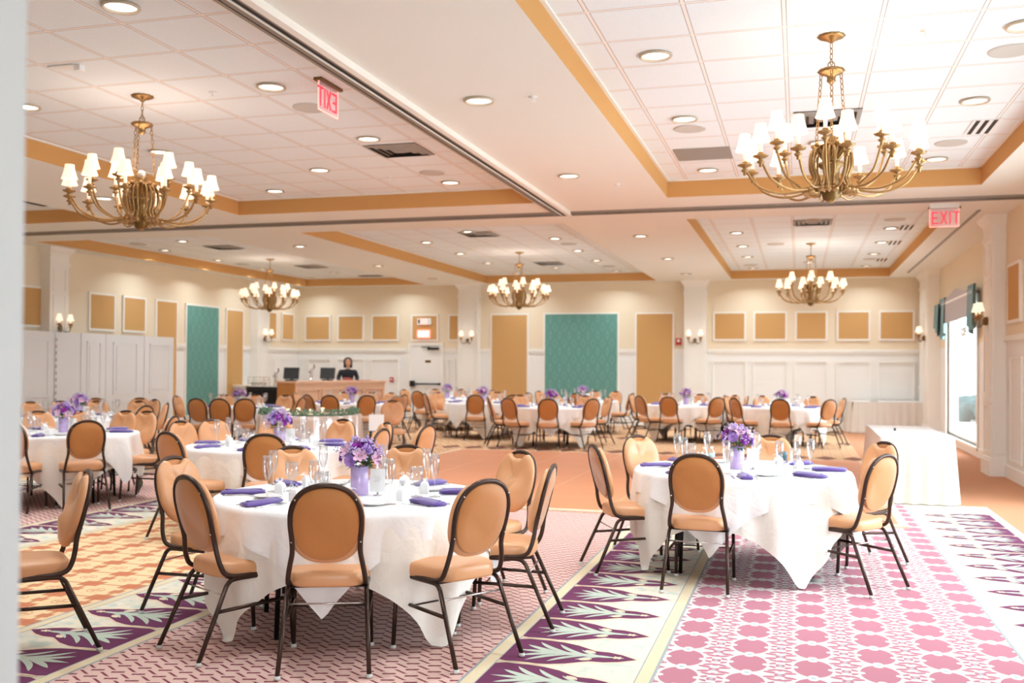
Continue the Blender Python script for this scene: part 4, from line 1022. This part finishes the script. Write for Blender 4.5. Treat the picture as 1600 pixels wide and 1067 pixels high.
def seat_things(key, n, rot, near=True, inner=.50, jitter=.0):
    cx, cy = T[key]; nm = NAME[key]; Z0 = TH+.0035; rnd = random.Random(hash(key) % 1000 if False else sum(map(ord, key)))
    A = {k: [] for k in ('napkin', 'fork', 'knife', 'flute', 'goblet', 'favor', 'plate')}
    for k in range(n):
        a = R(rot+360/n*k); d = Vector((cos(a), sin(a), 0)); s = Vector((-sin(a), cos(a), 0)); c = Vector((cx, cy, Z0))
        def at(rr, ss): p = c+d*rr+s*ss; return (p.x, p.y, p.z)
        A['napkin'].append(single('napkin', [('napkin', NAPKIN)], at(.60, .0), a+rnd.uniform(-.25, .25), '', 'napkin', 'napkins of the '+nm))
        A['flute'].append(single('champagne_flute', [('flute', FLUTE)], at(.46, -.13+rnd.uniform(-.03, .03)), 0, '', 'glass', 'flutes of the '+nm))
        if near:
            A['fork'].append(single('table_fork', [('fork', FORK)], at(.60, .075), a+pi+rnd.uniform(-.12, .12), '', 'fork', 'forks of the '+nm))
            A['knife'].append(single('table_knife', [('knife', KNIFE)], at(.60, -.075), a+pi+rnd.uniform(-.12, .12), '', 'knife', 'knives of the '+nm))
            A['favor'].append(single('favor_box', [('box', FAVOR[0]), ('bow', FAVOR[1]), ('printed_tag', FAVOR[2])], at(.40, .01), a-pi/2+rnd.uniform(-.4, .4), '', 'gift box', 'favour boxes of the '+nm))
        else:
            A['favor'].append(single('favor_box', [('box', FAVOR[0])], at(.40, .01), a-pi/2, '', 'gift box', 'favour boxes of the '+nm))
        if k % 2 == 0: A['goblet'].append(single('water_goblet', [('goblet', GOBLET)], at(.36, -.12+rnd.uniform(-.02, .02)), 0, '', 'glass', 'goblets of the '+nm))
        if near and k % 2 == 0: A['plate'].append(single('bread_plate', [('plate', PLATE)], at(.44, .15), 0, '', 'plate', 'plates of the '+nm))
    words = dict(napkin='folded purple napkin', fork='silver fork', knife='silver knife', flute='clear champagne flute', goblet='short water goblet', favor='white favour box', plate='small white plate')
    for k, L in A.items():
        order_labels(L, (cx, cy, 0), words[k]+', '+nm+', {order}, {side} side')
def dress_table(key, i, rz, n=8, rot=0, near=True, vase_off=(0, 0), card_side=1):
    cx, cy = T[key]; nm = NAME[key]
    t = TABLE if i == 0 else copy_tree(TABLE)
    t.location = (cx, cy, 0); t.rotation_euler = (0, 0, R(rz)+.5); tag(t, nm+', folding legs showing below its white cloths', 'table', 'round banquet tables')
    for nme, meshes, lb in (('under_cloth', CL_UNDER, 'lower ivory cloth with long points under the '), ('over_cloth', CL_OVER, 'white top cloth spread over the ')):
        o = bpy.data.objects.new(nme, meshes[i % len(meshes)]); COL.objects.link(o); o.location = (cx, cy, 0); o.rotation_euler = (0, 0, R(rz)); tag(o, lb+nm, 'tablecloth', 'tablecloths')
    seat_things(key, n, rot, near)
    Z0 = TH+.0035; vx, vy = cx+vase_off[0], cy+vase_off[1]
    single('vase', [('vase', VASE)], (vx, vy, Z0), 0, 'lavender vase holding the flowers on the '+nm, 'vase', 'lavender vases')
    w_ = i % 2; b = BOUQ[w_] if not bq_used[w_] else copy_tree(BOUQ[w_]); bq_used[w_] = 1
    b.location = (vx, vy, Z0+.150); b.rotation_euler = (0, 0, i*1.7); b.scale = (1.05, 1.05, 1.05); tag(b, 'purple and pink flower bouquet on the '+nm, 'flowers', 'centrepiece bouquets')
    single('table_card', [('card', CARD[0]), ('handwriting', CARD[1]), ('card_holder', CARD[2])], (vx+.11*card_side, vy+.0, Z0), R(14), 'white card standing beside the vase on the '+nm, 'table card', 'table cards')
dress_table('T1', 0, 6.4, 8, 20, True, (.05, -.02))
dress_table('T2', 1, -20, 8, 5, True, (-.03, -.02))
dress_table('T3', 2, 30, 8, 10, True, (.06, .02))
dress_table('T4', 3, -10, 8, 20, True, (0, .02))
for i, k in enumerate(['T5', 'T6', 'T8', 'T9', 'T10', 'T11', 'T12', 'T13', 'T14']):
    dress_table(k, i+4, 37*i, 7, 15*i, False)
# salt and pepper, candle, bottles, jug
def shaker(x, y, l): single('salt_shaker', [('jar', SHAKER_B), ('cap', SHAKER_T), ('salt', SHAKER_S)], (x, y, TH+.0035), 0, l, 'shaker', 'glass shakers')
ZTAB = TH+.0035
for x, y, l in ((-2.761, 5.403, 'left of the two glass shakers on the nearest table'), (-2.729, 5.414, 'right of the two glass shakers on the nearest table')):
    shaker(x, y, l)
x, y = -0.303, 7.431; m = MB(); m.lathe([(0, 0), (.02, 0), (.02, .012), (.010, .016), (.009, .10), (.002, .115), (0, .115)], 12); tag(m.build('taper_candle', 'card', loc=(x, y, ZTAB)), 'short white taper candle beside the vase on the right foreground table', 'candle')
x, y = -0.118, 8.023; m = MB(); m.lathe([(0, 0), (.034, 0), (.036, .01), (.033, .03), (.036, .035), (.036, .052), (.030, .058), (.030, .066), (.016, .072), (0, .073)], 20); tag(m.build('lantern_candle', 'plastic_teal', loc=(x, y, ZTAB)), 'stubby dark teal container on the right foreground table', 'container')
for x, y, l in ((-0.692, 7.700, 'left of the two small water bottles on the right foreground table'), (-0.645, 7.772, 'right of the two small water bottles on the right foreground table')):
    b = MB(); b.lathe([(0, 0), (.024, 0), (.025, .01), (.025, .06), (.022, .075), (.01, .088), (.010, .095)], 16); o = b.build('water_bottle', 'glass', loc=(x, y, ZTAB))
    b = MB(); b.lathe([(.0, .112), (.011, .111), (.012, .095), (0, .095)], 12); b.build('bottle_cap', 'card', o); b = MB(); b.lathe([(.0256, .03), (.0256, .06)], 16); b.build('bottle_label', 'water', o); tag(o, l, 'bottle')

# ------------------------------------------------------------------ chairs in place
def ring(key, lst, rho=.84):
    cx, cy = T[key]; L = []
    for j, a in enumerate(lst):
        sil = False
        tw = random.uniform(-7, 7); rr = rho+random.uniform(-.02, .05)
        L.append(put_chair(cx+rr*cos(R(a)), cy+rr*sin(R(a)), a+90+tw, sil, 'chairs around the '+NAME[key]))
    order_labels(L, (cx, cy, 0), 'tan banquet chair, '+NAME[key]+', {order}, {side} side')
random.seed(21)
L = [put_chair(x, y, a, False, 'chairs around the nearest round table') for x, y, a in [(-2.18, 4.36, 22), (-2.72, 4.43, -29), (-3.24, 4.98, -96), (-1.68, 4.66, 58), (-1.60, 5.30, 96), (-1.87, 5.86, 146), (-2.52, 5.98, 189), (-3.03, 5.70, -134)]]
order_labels(L, (-2.4, 5.07, 0), 'tan banquet chair, nearest round table, {order}, {side} side')
L = [put_chair(x, y, a, False, 'chairs around the right foreground table') for x, y, a in [(-1.12, 6.93, -63), (-1.01, 7.66, -129), (-.61, 6.56, -2), (-.26, 8.00, 170), (.30, 6.85, 53), (.38, 7.66, 125)]]
order_labels(L, (-.39, 7.15, 0), 'tan banquet chair, right foreground round table, {order}, {side} side')
RG = dict(T3=[-104, 168, -62, 149, 118, 84, 46, -6], T4=[-37, -75, 79, 96, 144, 122, 18], T5=[88, -6, 164, 118, 141, 40], T6=[-176, -94, 135, -53, 107, 77, 5, -74], T8=[-174, -109, -85, 122, -51, 73, -7, 95],
          T9=[168, -103, 125, 95, 43, 70], T10=[-149, 161, -81, 91, -42, 50], T11=[-150, -118, -80, -36, 33, 137, 100, 68], T12=[139, -85, 90, 61, -14, 161], T13=[171, -135, -102, -55, 118, 40, 81, 8], T14=[156, -136, -89, -43, 59, 111, 10])
for k, l in RG.items(): ring(k, l)
for x, y, a, s, l in [(-3.68, 4.02, 138, 0, 'tan chair in the left foreground partly hidden by the white jamb'), (-3.56, 8.55, 82, 0, 'lone tan chair seen side-on between the second-row table and the dance floor'),
                      (-9.95, 13.2, -150, 0, 'tan chair turned sideways before the end of the white dividers'), (-10.35, 12.9, -120, 0, 'leftmost of the spare tan chairs before the white dividers'), (-9.6, 12.75, 160, 0, 'spare tan chair facing away near the end of the white dividers'),
                      (-6.95, 18.95, -80, 1, 'silver-framed chair facing right at the left of the table before the gold panel'), (-1.72, 20.2, 95, 0, 'spare chair turned sideways between the two far right tables'), (-7.2, 16.6, 60, 1, 'silver-legged chair near the right end of the bar tables'), (-5.95, 13.9, 200, 0, 'chair standing behind the garland table')]:
    o = put_chair(x, y, a, bool(s), 'spare banquet chairs'); o['label'] = l

# ------------------------------------------------------------------ garland table (sequinned cloth)
gx, gy = -6.87, 13.04
t = copy_tree(TABLE); t.location = (gx, gy, 0); t.rotation_euler = (0, 0, .9); tag(t, 'round cake table under the shiny cloth with the greenery garland', 'table', 'round banquet tables')
b = MB(); NT = 144; rows = []
rows.append([(.02*cos(2*pi*k/NT), .02*sin(2*pi*k/NT), TH+.004) for k in range(NT)])
for j in range(12):
    t_ = j/11; rows.append([((TR+.006+.05*t_*(.5+.5*cos(26*2*pi*k/NT+sin(5*2*pi*k/NT))))*cos(2*pi*k/NT), (TR+.006+.05*t_*(.5+.5*cos(26*2*pi*k/NT+sin(5*2*pi*k/NT))))*sin(2*pi*k/NT), TH+.004-t_*(TH-.01)) for k in range(NT)])
b.add([p for r in rows for p in r], [((i+1)*NT+k, (i+1)*NT+(k+1) % NT, i*NT+(k+1) % NT, i*NT+k) for i in range(len(rows)-1) for k in range(NT)], 0, True)
def m_sequin():
    m_, nt, p = new_mat('sequin_stripes'); tc = nt.nodes.new('ShaderNodeTexCoord'); s = nt.nodes.new('ShaderNodeSeparateXYZ'); nt.links.new(tc.outputs['Object'], s.inputs[0])
    a = E(nt, s.outputs[1]).op('ARCTAN2', E(nt, s.outputs[0])); f = (a.fold(2*pi/26)).ab().lt(.2)
    nt.links.new(colmix(nt, f, srgb(200, 176, 160), srgb(245, 240, 238)), p.inputs['Base Color']); nt.links.new((f*.6).v, p.inputs['Metallic']); p.inputs['Roughness'].default_value = .3; return m_
M['sequin'] = m_sequin()
tag(b.build('sequin_cloth', 'sequin', loc=(gx, gy, 0)), 'shiny pleated cloth hanging to the floor on the garland table', 'tablecloth')
random.seed(5); b = MB()
for i in range(900):
    a = random.uniform(-2.6, 1.5)-.6; rr = .66+random.uniform(-.06, .07); c = Vector((rr*cos(a), rr*sin(a), TH+.012+random.uniform(0, .075))); d = Vector((random.uniform(-1, 1), random.uniform(-1, 1), random.uniform(-.3, .9))).normalized()*.04; s = d.orthogonal().normalized()*.012
    b.add([c, c+d*.5+s, c+d, c+d*.5-s], [(0, 1, 2, 3)], 0)
b.tube([((.66)*cos(a), .66*sin(a), TH+.02) for a in [-3.2+4.1*q/30 for q in range(31)]], .012, 6)
tag(b.build('greenery_garland', 'eucalyptus', loc=(gx, gy, 0)), 'eucalyptus garland laid round the rim of the shiny table', 'garland')
for k in range(4):
    a = -1.9+.42*k; b = MB(); b.lathe([(0, 0), (.026, 0), (.026, .09+.02*(k % 2)), (.02, .092+.02*(k % 2)), (0, .09+.02*(k % 2))], 12)
    tag(b.build('pillar_candle', 'candle', loc=(gx+.42*cos(a), gy+.42*sin(a), TH+.004)), 'pale pillar candle inside the garland, '+order_words(k, 4)+' of four', 'candle', 'candles on the garland table')
b = MB(); b.box((-.11, -.004, 0), (.11, .004, .24))
tag(b.build('blank_sign_board', 'card', loc=(-5.95, 13.35, .46), rz=.3), 'white card sign leaning beside the chair right of the garland table', 'sign')

# ------------------------------------------------------------------ skirted service tables
def skirted(name, x0, x1, y0, y1, label, round_left=False):
    H = .70; r = empty(name, ((x0+x1)/2, (y0+y1)/2, 0)); cx, cy = (x0+x1)/2, (y0+y1)/2; hx, hy = (x1-x0)/2, (y1-y0)/2
    P = [(-hx, -hy), (hx, -hy), (hx, hy), (-hx, hy)]
    if round_left: P = [(hx, -hy), (hx, hy)]+[(-hx+hy*1.0-hy*1.0*sin(a), hy*cos(a)) for a in [pi*q/10 for q in range(11)]]
    m = MB(); m.prism(P if not round_left else P, H-.02, H, 0)
    m.build('tabletop', 'cloth', r)
    ring_ = []; N = len(P)
    for i in range(N):
        a = Vector(P[i]); b_ = Vector(P[(i+1) % N]); L = (b_-a).length; n = max(2, int(L/.022)); nr = Vector(((b_-a).y, -(b_-a).x)).normalized()
        if round_left: nr = -nr if ((a+b_)/2).dot(nr) < 0 else nr
        for k in range(n): ring_.append((a+(b_-a)*k/n, nr))
    rows = []; acc = 0
    for j in range(7):
        t = j/6; row = []
        for k, (p, nr) in enumerate(ring_):
            ph = k*2*pi/7.0; o = .004+(.010+.030*t)*(.5+.5*cos(ph+.5*sin(k*.13)))+.03*t; row.append((p.x+nr.x*o, p.y+nr.y*o, H-.004-t*(H-.012)))
        rows.append(row)
    n = len(ring_); m = MB(); m.add([p for rw in rows for p in rw], [(i*n+k, i*n+(k+1) % n, (i+1)*n+(k+1) % n, (i+1)*n+k) for i in range(6) for k in range(n)], 0, True); m.build('pleated_skirt', 'skirt', r)
    for sx in (-1, 1):
        for sy in (-1, 1): m = MB(); m.tube([(sx*(hx-.1), sy*(hy-.1), 0), (sx*(hx-.1), sy*(hy-.1), H-.02)], .013, 6); m.build('leg', 'blackm', r)
    return tag(r, label, 'table')
skirted('skirted_table', .84, 1.56, 11.15, 13.4, 'rectangular buffet table with a pleated white skirt at the right')
skirted('skirted_table', 1.05, 2.62, 23.0, 23.75, 'skirted table against the back wall in the right corner', True)
m = MB(); m.lathe([(0, 0), (.012, 0), (.012, .03), (0, .032)], 10); tag(m.build('cable_clip', 'black', loc=(1.08, 12.3, .70)), 'tiny black object on top of the white buffet table', 'clip')
m = MB(); m.box((-.08, -.05, 0), (.08, .05, .012)); tag(m.build('small_tray', 'vent', loc=(1.6, 23.2, .70)), 'flat grey tray on the far skirted table', 'tray')

# ------------------------------------------------------------------ folding dividers at the left
pts = [(-12.35, 13.0), (-12.05, 14.05), (-12.5, 14.62), (-12.2, 15.42), (-12.45, 16.38), (-12.3, 17.46)]
pts = [(-12.2, 13.0), (-12.32, 14.10), (-12.22, 14.62), (-12.34, 15.42), (-12.22, 16.38), (-12.32, 17.46)]
r = empty('folding_divider', (-12.3, 15.2, 0))
for i in range(5):
    a, c = Vector(pts[i]), Vector(pts[i+1]); d = (c-a); L = d.length; ang = atan2(d.y, d.x); m = MB(); h = 1.96
    m.box((.008, -.02, .02), (L-.008, .02, h))
    if L > .7:
        for z0, z1 in ((.15, .72), (.84, 1.82)):
            for s in (-1, 1):
                for e, f, g_, k_ in ((.18, L-.18, z0, z0+.03), (.18, L-.18, z1-.03, z1), (.18, .21, z0, z1), (L-.21, L-.18, z0, z1)): m.box((e, min(.02*s, .034*s), g_), (f, max(.02*s, .034*s), k_))
                m.box((.26, min(.02*s, .030*s), z0+.07), (L-.26, max(.02*s, .030*s), z1-.07))
    o = m.build('divider_panel', 'divider', r, (a.x+12.3, a.y-15.2, 0), ang)
m = MB()
for k in range(14): m.box((-.012, -.012, .3+k*.115), (.012, .012, .36+k*.115))
m.build('hinge', 'steel', r, (pts[1][0]+12.34, pts[1][1]-15.2, 0))
tag(r, 'white panelled folding divider standing before the left wall', 'room divider')

# ------------------------------------------------------------------ bar with screens, tap and bartender
BD = Vector((.365, .931, 0)); BP = Vector((-.931, .365, 0)); B0 = Vector((-10.55, 19.35, 0)); BANG = atan2(BD.y, BD.x); BL = 2.74; BH = 1.06
bar = empty('bar_counter', B0, BANG)            # local x along the front, +y to the bartender side
m = MB(); m.box((0, 0, .06), (BL, .6, BH-.04)); m.build('cabinet', 'bar', bar)
m = MB(); m.box((-.03, -.05, BH-.04), (BL+.03, .66, BH)); m.box((-.015, -.02, BH-.09), (BL+.015, 0, BH-.04)); m.build('counter_top', 'bar', bar)
m = MB(); m.box((-.012, 0, .06), (0, .6, BH-.04)); m.build('end_panel', 'bar_side', bar)
m = MB()
for k in range(4):
    x0 = .12+k*.66; panel_frame(m, 'y', 0, x0, x0+.54, .2, BH-.2, .035, .035)
m.box((0, -.012, 0), (BL, 0, .1)); m.build('front_moulding', 'bar', bar)
tag(bar, 'pale wooden bar counter with a panelled front in the rear left', 'bar counter')
def on_bar(al, ac, z=BH): p = B0+BD*al+BP*ac; return (p.x, p.y, z)
def terminal(al, ac, rz, l):
    o = empty('point_of_sale_terminal', on_bar(al, ac), rz); m = MB(); m.box((-.12, -.08, 0), (.12, .10, .03)); m.box((-.03, .0, .03), (.03, .06, .12)); m.build('base', 'black', o)
    m = MB(); m.boxm(Matrix.Translation((0, 0, .17)) @ Matrix.Rotation(R(-18), 4, 'X'), .34, .04, .26); m.build('screen', 'black', o); tag(o, l, 'monitor', 'black register screens on the bar')
terminal(.22, .40, .25, 'black register screen at the left end of the bar'); terminal(1.30, .42, .3, 'black register screen left of the bartender')
def tower(loc, l, h=.26):
    o = empty('tap_tower', loc); m = MB(); m.lathe([(0, 0), (.05, 0), (.05, .02), (.035, .03), (.035, h), (.02, h+.02), (0, h+.02)], 16); m.build('column', 'steel', o)
    m = MB(); m.tube([(0, -.03, h*.8), (0, -.10, h*.8), (0, -.11, h*.7)], .01, 6); m.tube([(.07, 0, h+.02), (.07, 0, h+.11)], .012, 6); m.tube([(0, 0, h*.9), (.07, 0, h+.03)], .008, 6); m.build('tap', 'black', o); tag(o, l, 'beer tap', 'drink taps')
tower(on_bar(.75, .35), 'shiny drink tap between the two black screens on the bar'); tower((-11.35, 19.9, .93), 'shiny drink tap on the black cooler left of the bar', .30)
ck = empty('bar_cooler', (-11.50, 19.85, 0)); m = MB(); m.box((-.42, -.25, .04), (.36, .3, .92)); m.build('cabinet', 'black', ck); m = MB(); m.box((-.44, -.27, .92), (.38, .32, .935)); m.build('top', 'steel', ck); m = MB(); m.box((-.40, -.262, .1), (-.03, -.25, .86)); m.box((.0, -.262, .1), (.34, -.25, .86)); m.build('door', 'blackm', ck)
tag(ck, 'low black cooler standing left of the bar', 'cooler')
m = MB(); m.box((-.03, -.02, 0), (.03, .02, .3)); 
rk = empty('glass_rack', (-11.72, 19.8, .935)); m = MB()
for x in (-.2, .2):
    for y in (-.12, .12): m.tube([(x, y, 0), (x, y, .20)], .005, 5)
for z in (.06, .13, .20): m.tube([(-.2, -.12, z), (.2, -.12, z), (.2, .12, z), (-.2, .12, z)], .004, 5, closed=True)
m.build('wire_frame', 'steel', rk); tag(rk, 'wire glass rack on the black cooler', 'rack')
for k in range(5):
    m = MB(); m.lathe([(0, 0), (.024, 0), (.03, .09), (.028, .09), (.022, .006), (0, .006)], 12); tag(m.build('tumbler', 'glass', loc=(-11.88+.08*k, 19.8, .937)), 'clear tumbler in the wire rack, '+order_words(k, 5)+' of five', 'glass', 'tumblers in the rack')
sh_ = empty('wall_shelf', (XL+.25, 21.0, .93)); m = MB(); m.box((-.25, -.35, -.05), (.38, .3, 0)); m.build('shelf_board', 'trim', sh_); m = MB(); m.box((-.25, -.3, -.93), (.3, .25, -.05)); m.build('cabinet', 'wains', sh_); tag(sh_, 'cream side counter below the left wall sconce', 'counter')
# bartender (skin-modifier body)
def skinned(name, verts, edges, m, parent, sub=1, root=0):
    me = bpy.data.meshes.new(name); me.from_pydata([v[:3] for v in verts], edges, []); o = bpy.data.objects.new(name, me); COL.objects.link(o); o.parent = parent
    md = o.modifiers.new('skin', 'SKIN'); md.use_smooth_shade = True
    for i, v in enumerate(verts):
        rr = v[3] if isinstance(v[3], tuple) else (v[3], v[3]); me.skin_vertices[0].data[i].radius = rr; me.skin_vertices[0].data[i].use_root = (i == root)
    s = o.modifiers.new('sub', 'SUBSURF'); s.levels = sub; s.render_levels = sub
    me.materials.append(M[m]); return o
pr = empty('person', (-10.5, 21.85, 0), BANG+pi)     # local -y ... faces local -y after rotation below
pr.rotation_euler = (0, 0, R(25)); k = .94
bv = [(0, 0, .92, (.15, .10)), (0, 0, 1.05, (.14, .10)), (0, -.01, 1.20, (.155, .11)), (0, -.01, 1.33, (.16, .10)), (0, -.01, 1.40, (.07, .06)), (0, -.012, 1.425, (.052, .05)),
      (.19, 0, 1.34, .068), (.245, -.03, 1.17, .062), (.20, -.17, 1.09, .050), (.12, -.30, 1.11, .030), (-.19, 0, 1.34, .068), (-.245, -.03, 1.17, .062), (-.20, -.17, 1.09, .050), (-.08, -.30, 1.11, .030),
      (.09, 0, .84, .09), (.10, 0, .48, .062), (.10, .01, .08, .042), (.10, -.10, .035, .04), (-.09, 0, .84, .09), (-.10, 0, .48, .062), (-.10, .01, .08, .042), (-.10, -.10, .035, .04)]
bv = [(a*k, b_*k, c*k, (tuple(q*k for q in r_) if isinstance(r_, tuple) else r_*k)) for a, b_, c, r_ in bv]
be = [(0, 1), (1, 2), (2, 3), (3, 4), (4, 5), (3, 6), (6, 7), (7, 8), (8, 9), (3, 10), (10, 11), (11, 12), (12, 13), (0, 14), (14, 15), (15, 16), (16, 17), (0, 18), (18, 19), (19, 20), (20, 21)]
skinned('body', bv, be, 'shirt', pr)
hd = MB(); hz = 1.585*k
rings = []
for i in range(13):
    t = i/12; z = -.115+.23*t; w_ = .076*sqrt(max(.0, 1-(z/.117)**2))**.8*(1-.18*max(0, -z/.115)); dpt = .095*sqrt(max(0, 1-(z/.117)**2))**.8
    ring_ = []
    for q in range(20):
        a = 2*pi*q/20; x = w_*cos(a); y = dpt*sin(a)
        if y < 0:
            y -= .016*exp(-(x/.012)**2-((z+.015)/.02)**2); y += .008*exp(-((abs(x)-.03)/.014)**2-((z-.012)/.012)**2)
        ring_.append((x, y, hz+z))
    rings.append(ring_)
hd.loft(rings)
for s in (-1, 1): hd.sphere((s*.078, .01, hz-.005), .02, 8, 6, 0, (.35, .7, 1.2))
head = hd.build('head', 'skin', pr)
m = MB()
for s in (-1, 1): m.sphere((s*.03, -.083, hz+.012), .009, 8, 6, 0, (1.3, .5, .8)); m.box((s*.03-.018, -.094, hz+.03), (s*.03+.018, -.086, hz+.035))
m.build('eyes', 'hair', head); m = MB(); m.sphere((0, -.086, hz-.055), .018, 8, 5, 0, (1.2, .4, .35)); m.build('mouth', 'lips', head)
m = MB(); rings = []
for i in range(15):                       # bob: cap over the crown, open at the face, ends at the chin
    z = -.135+.265*i/14; rr = sqrt(max(0.0004, 1-(max(z, -.02)/.132)**2)); ring_ = []
    lim = .30*pi if z < .055 else (.30*pi*(1-(z-.055)/.03) if z < .085 else 0)
    for q in range(25):
        a = -pi/2+lim+(2*pi-2*lim)*q/24; g_ = 1.0+(.10*(-z) if z < 0 else 0)
        ring_.append((.108*rr*cos(a)*g_, .012+.116*rr*sin(a), hz+z))
    inner = [(x*.86, .012+(y-.012)*.86, zz) for x, y, zz in ring_[::-1]]
    rings.append(ring_+inner)
m.loft(rings); m.build('hair', 'hair', pr)
m = MB(); m.tube([(0, -.01, 1.40*k), (0, -.012, 1.52*k)], .045*k, 12); m.build('neck', 'skin', pr)
for s in (1, -1):
    wx = .12*k if s > 0 else -.08*k; wy, wz = -.30*k, 1.11*k
    hv = [(wx, wy, wz, .024), (wx-.02*s, wy-.04, wz+.0, (.030, .016)), (wx-.035*s, wy-.075, wz-.002, (.032, .013))]; he = [(0, 1), (1, 2)]
    for f in range(4):
        bx = wx-.035*s+(-.024+.016*f); n0 = len(hv); Lf = (.052, .062, .066, .055)[f]
        hv += [(bx, wy-.09, wz-.004, .009), (bx-.004*s, wy-.09-Lf*.45, wz-.010, .008), (bx-.008*s, wy-.09-Lf*.75, wz-.030, .007)]; he += [(2, n0), (n0, n0+1), (n0+1, n0+2)]
    n0 = len(hv); hv += [(wx-.045*s, wy-.04, wz+.005, .010), (wx-.062*s, wy-.065, wz-.004, .009), (wx-.066*s, wy-.088, wz-.014, .008)]; he += [(1, n0), (n0, n0+1), (n0+1, n0+2)]
    skinned('hand', hv, he, 'skin', pr, 1, 0)
tag(pr, 'person with dark chin-length hair and black shirt standing behind the bar', 'person')
q = Matrix.Rotation(R(25), 4, 'Z') @ Vector((0, -.42, 0)); m = MB(); m.box((-.12, -.03, 0), (.12, .03, .05)); m.box((-.10, -.02, .05), (.06, .02, .065)); tag(m.build('folded_cloth', 'lips', loc=(-10.5+q.x, 21.85+q.y, BH), rz=R(25)), 'dark pink cloth bundle at the hands of the bartender', 'cloth')
for k_ in range(3):
    p = on_bar(2.0+.16*k_, .1); m = MB(); m.box((-.05, -.03, 0), (.05, .03, .012)); tag(m.build('bar_mat', 'red', loc=p, rz=BANG), 'small red item on the bar counter, '+order_words(k_, 3)+' of three', 'mat', 'small items on the bar')
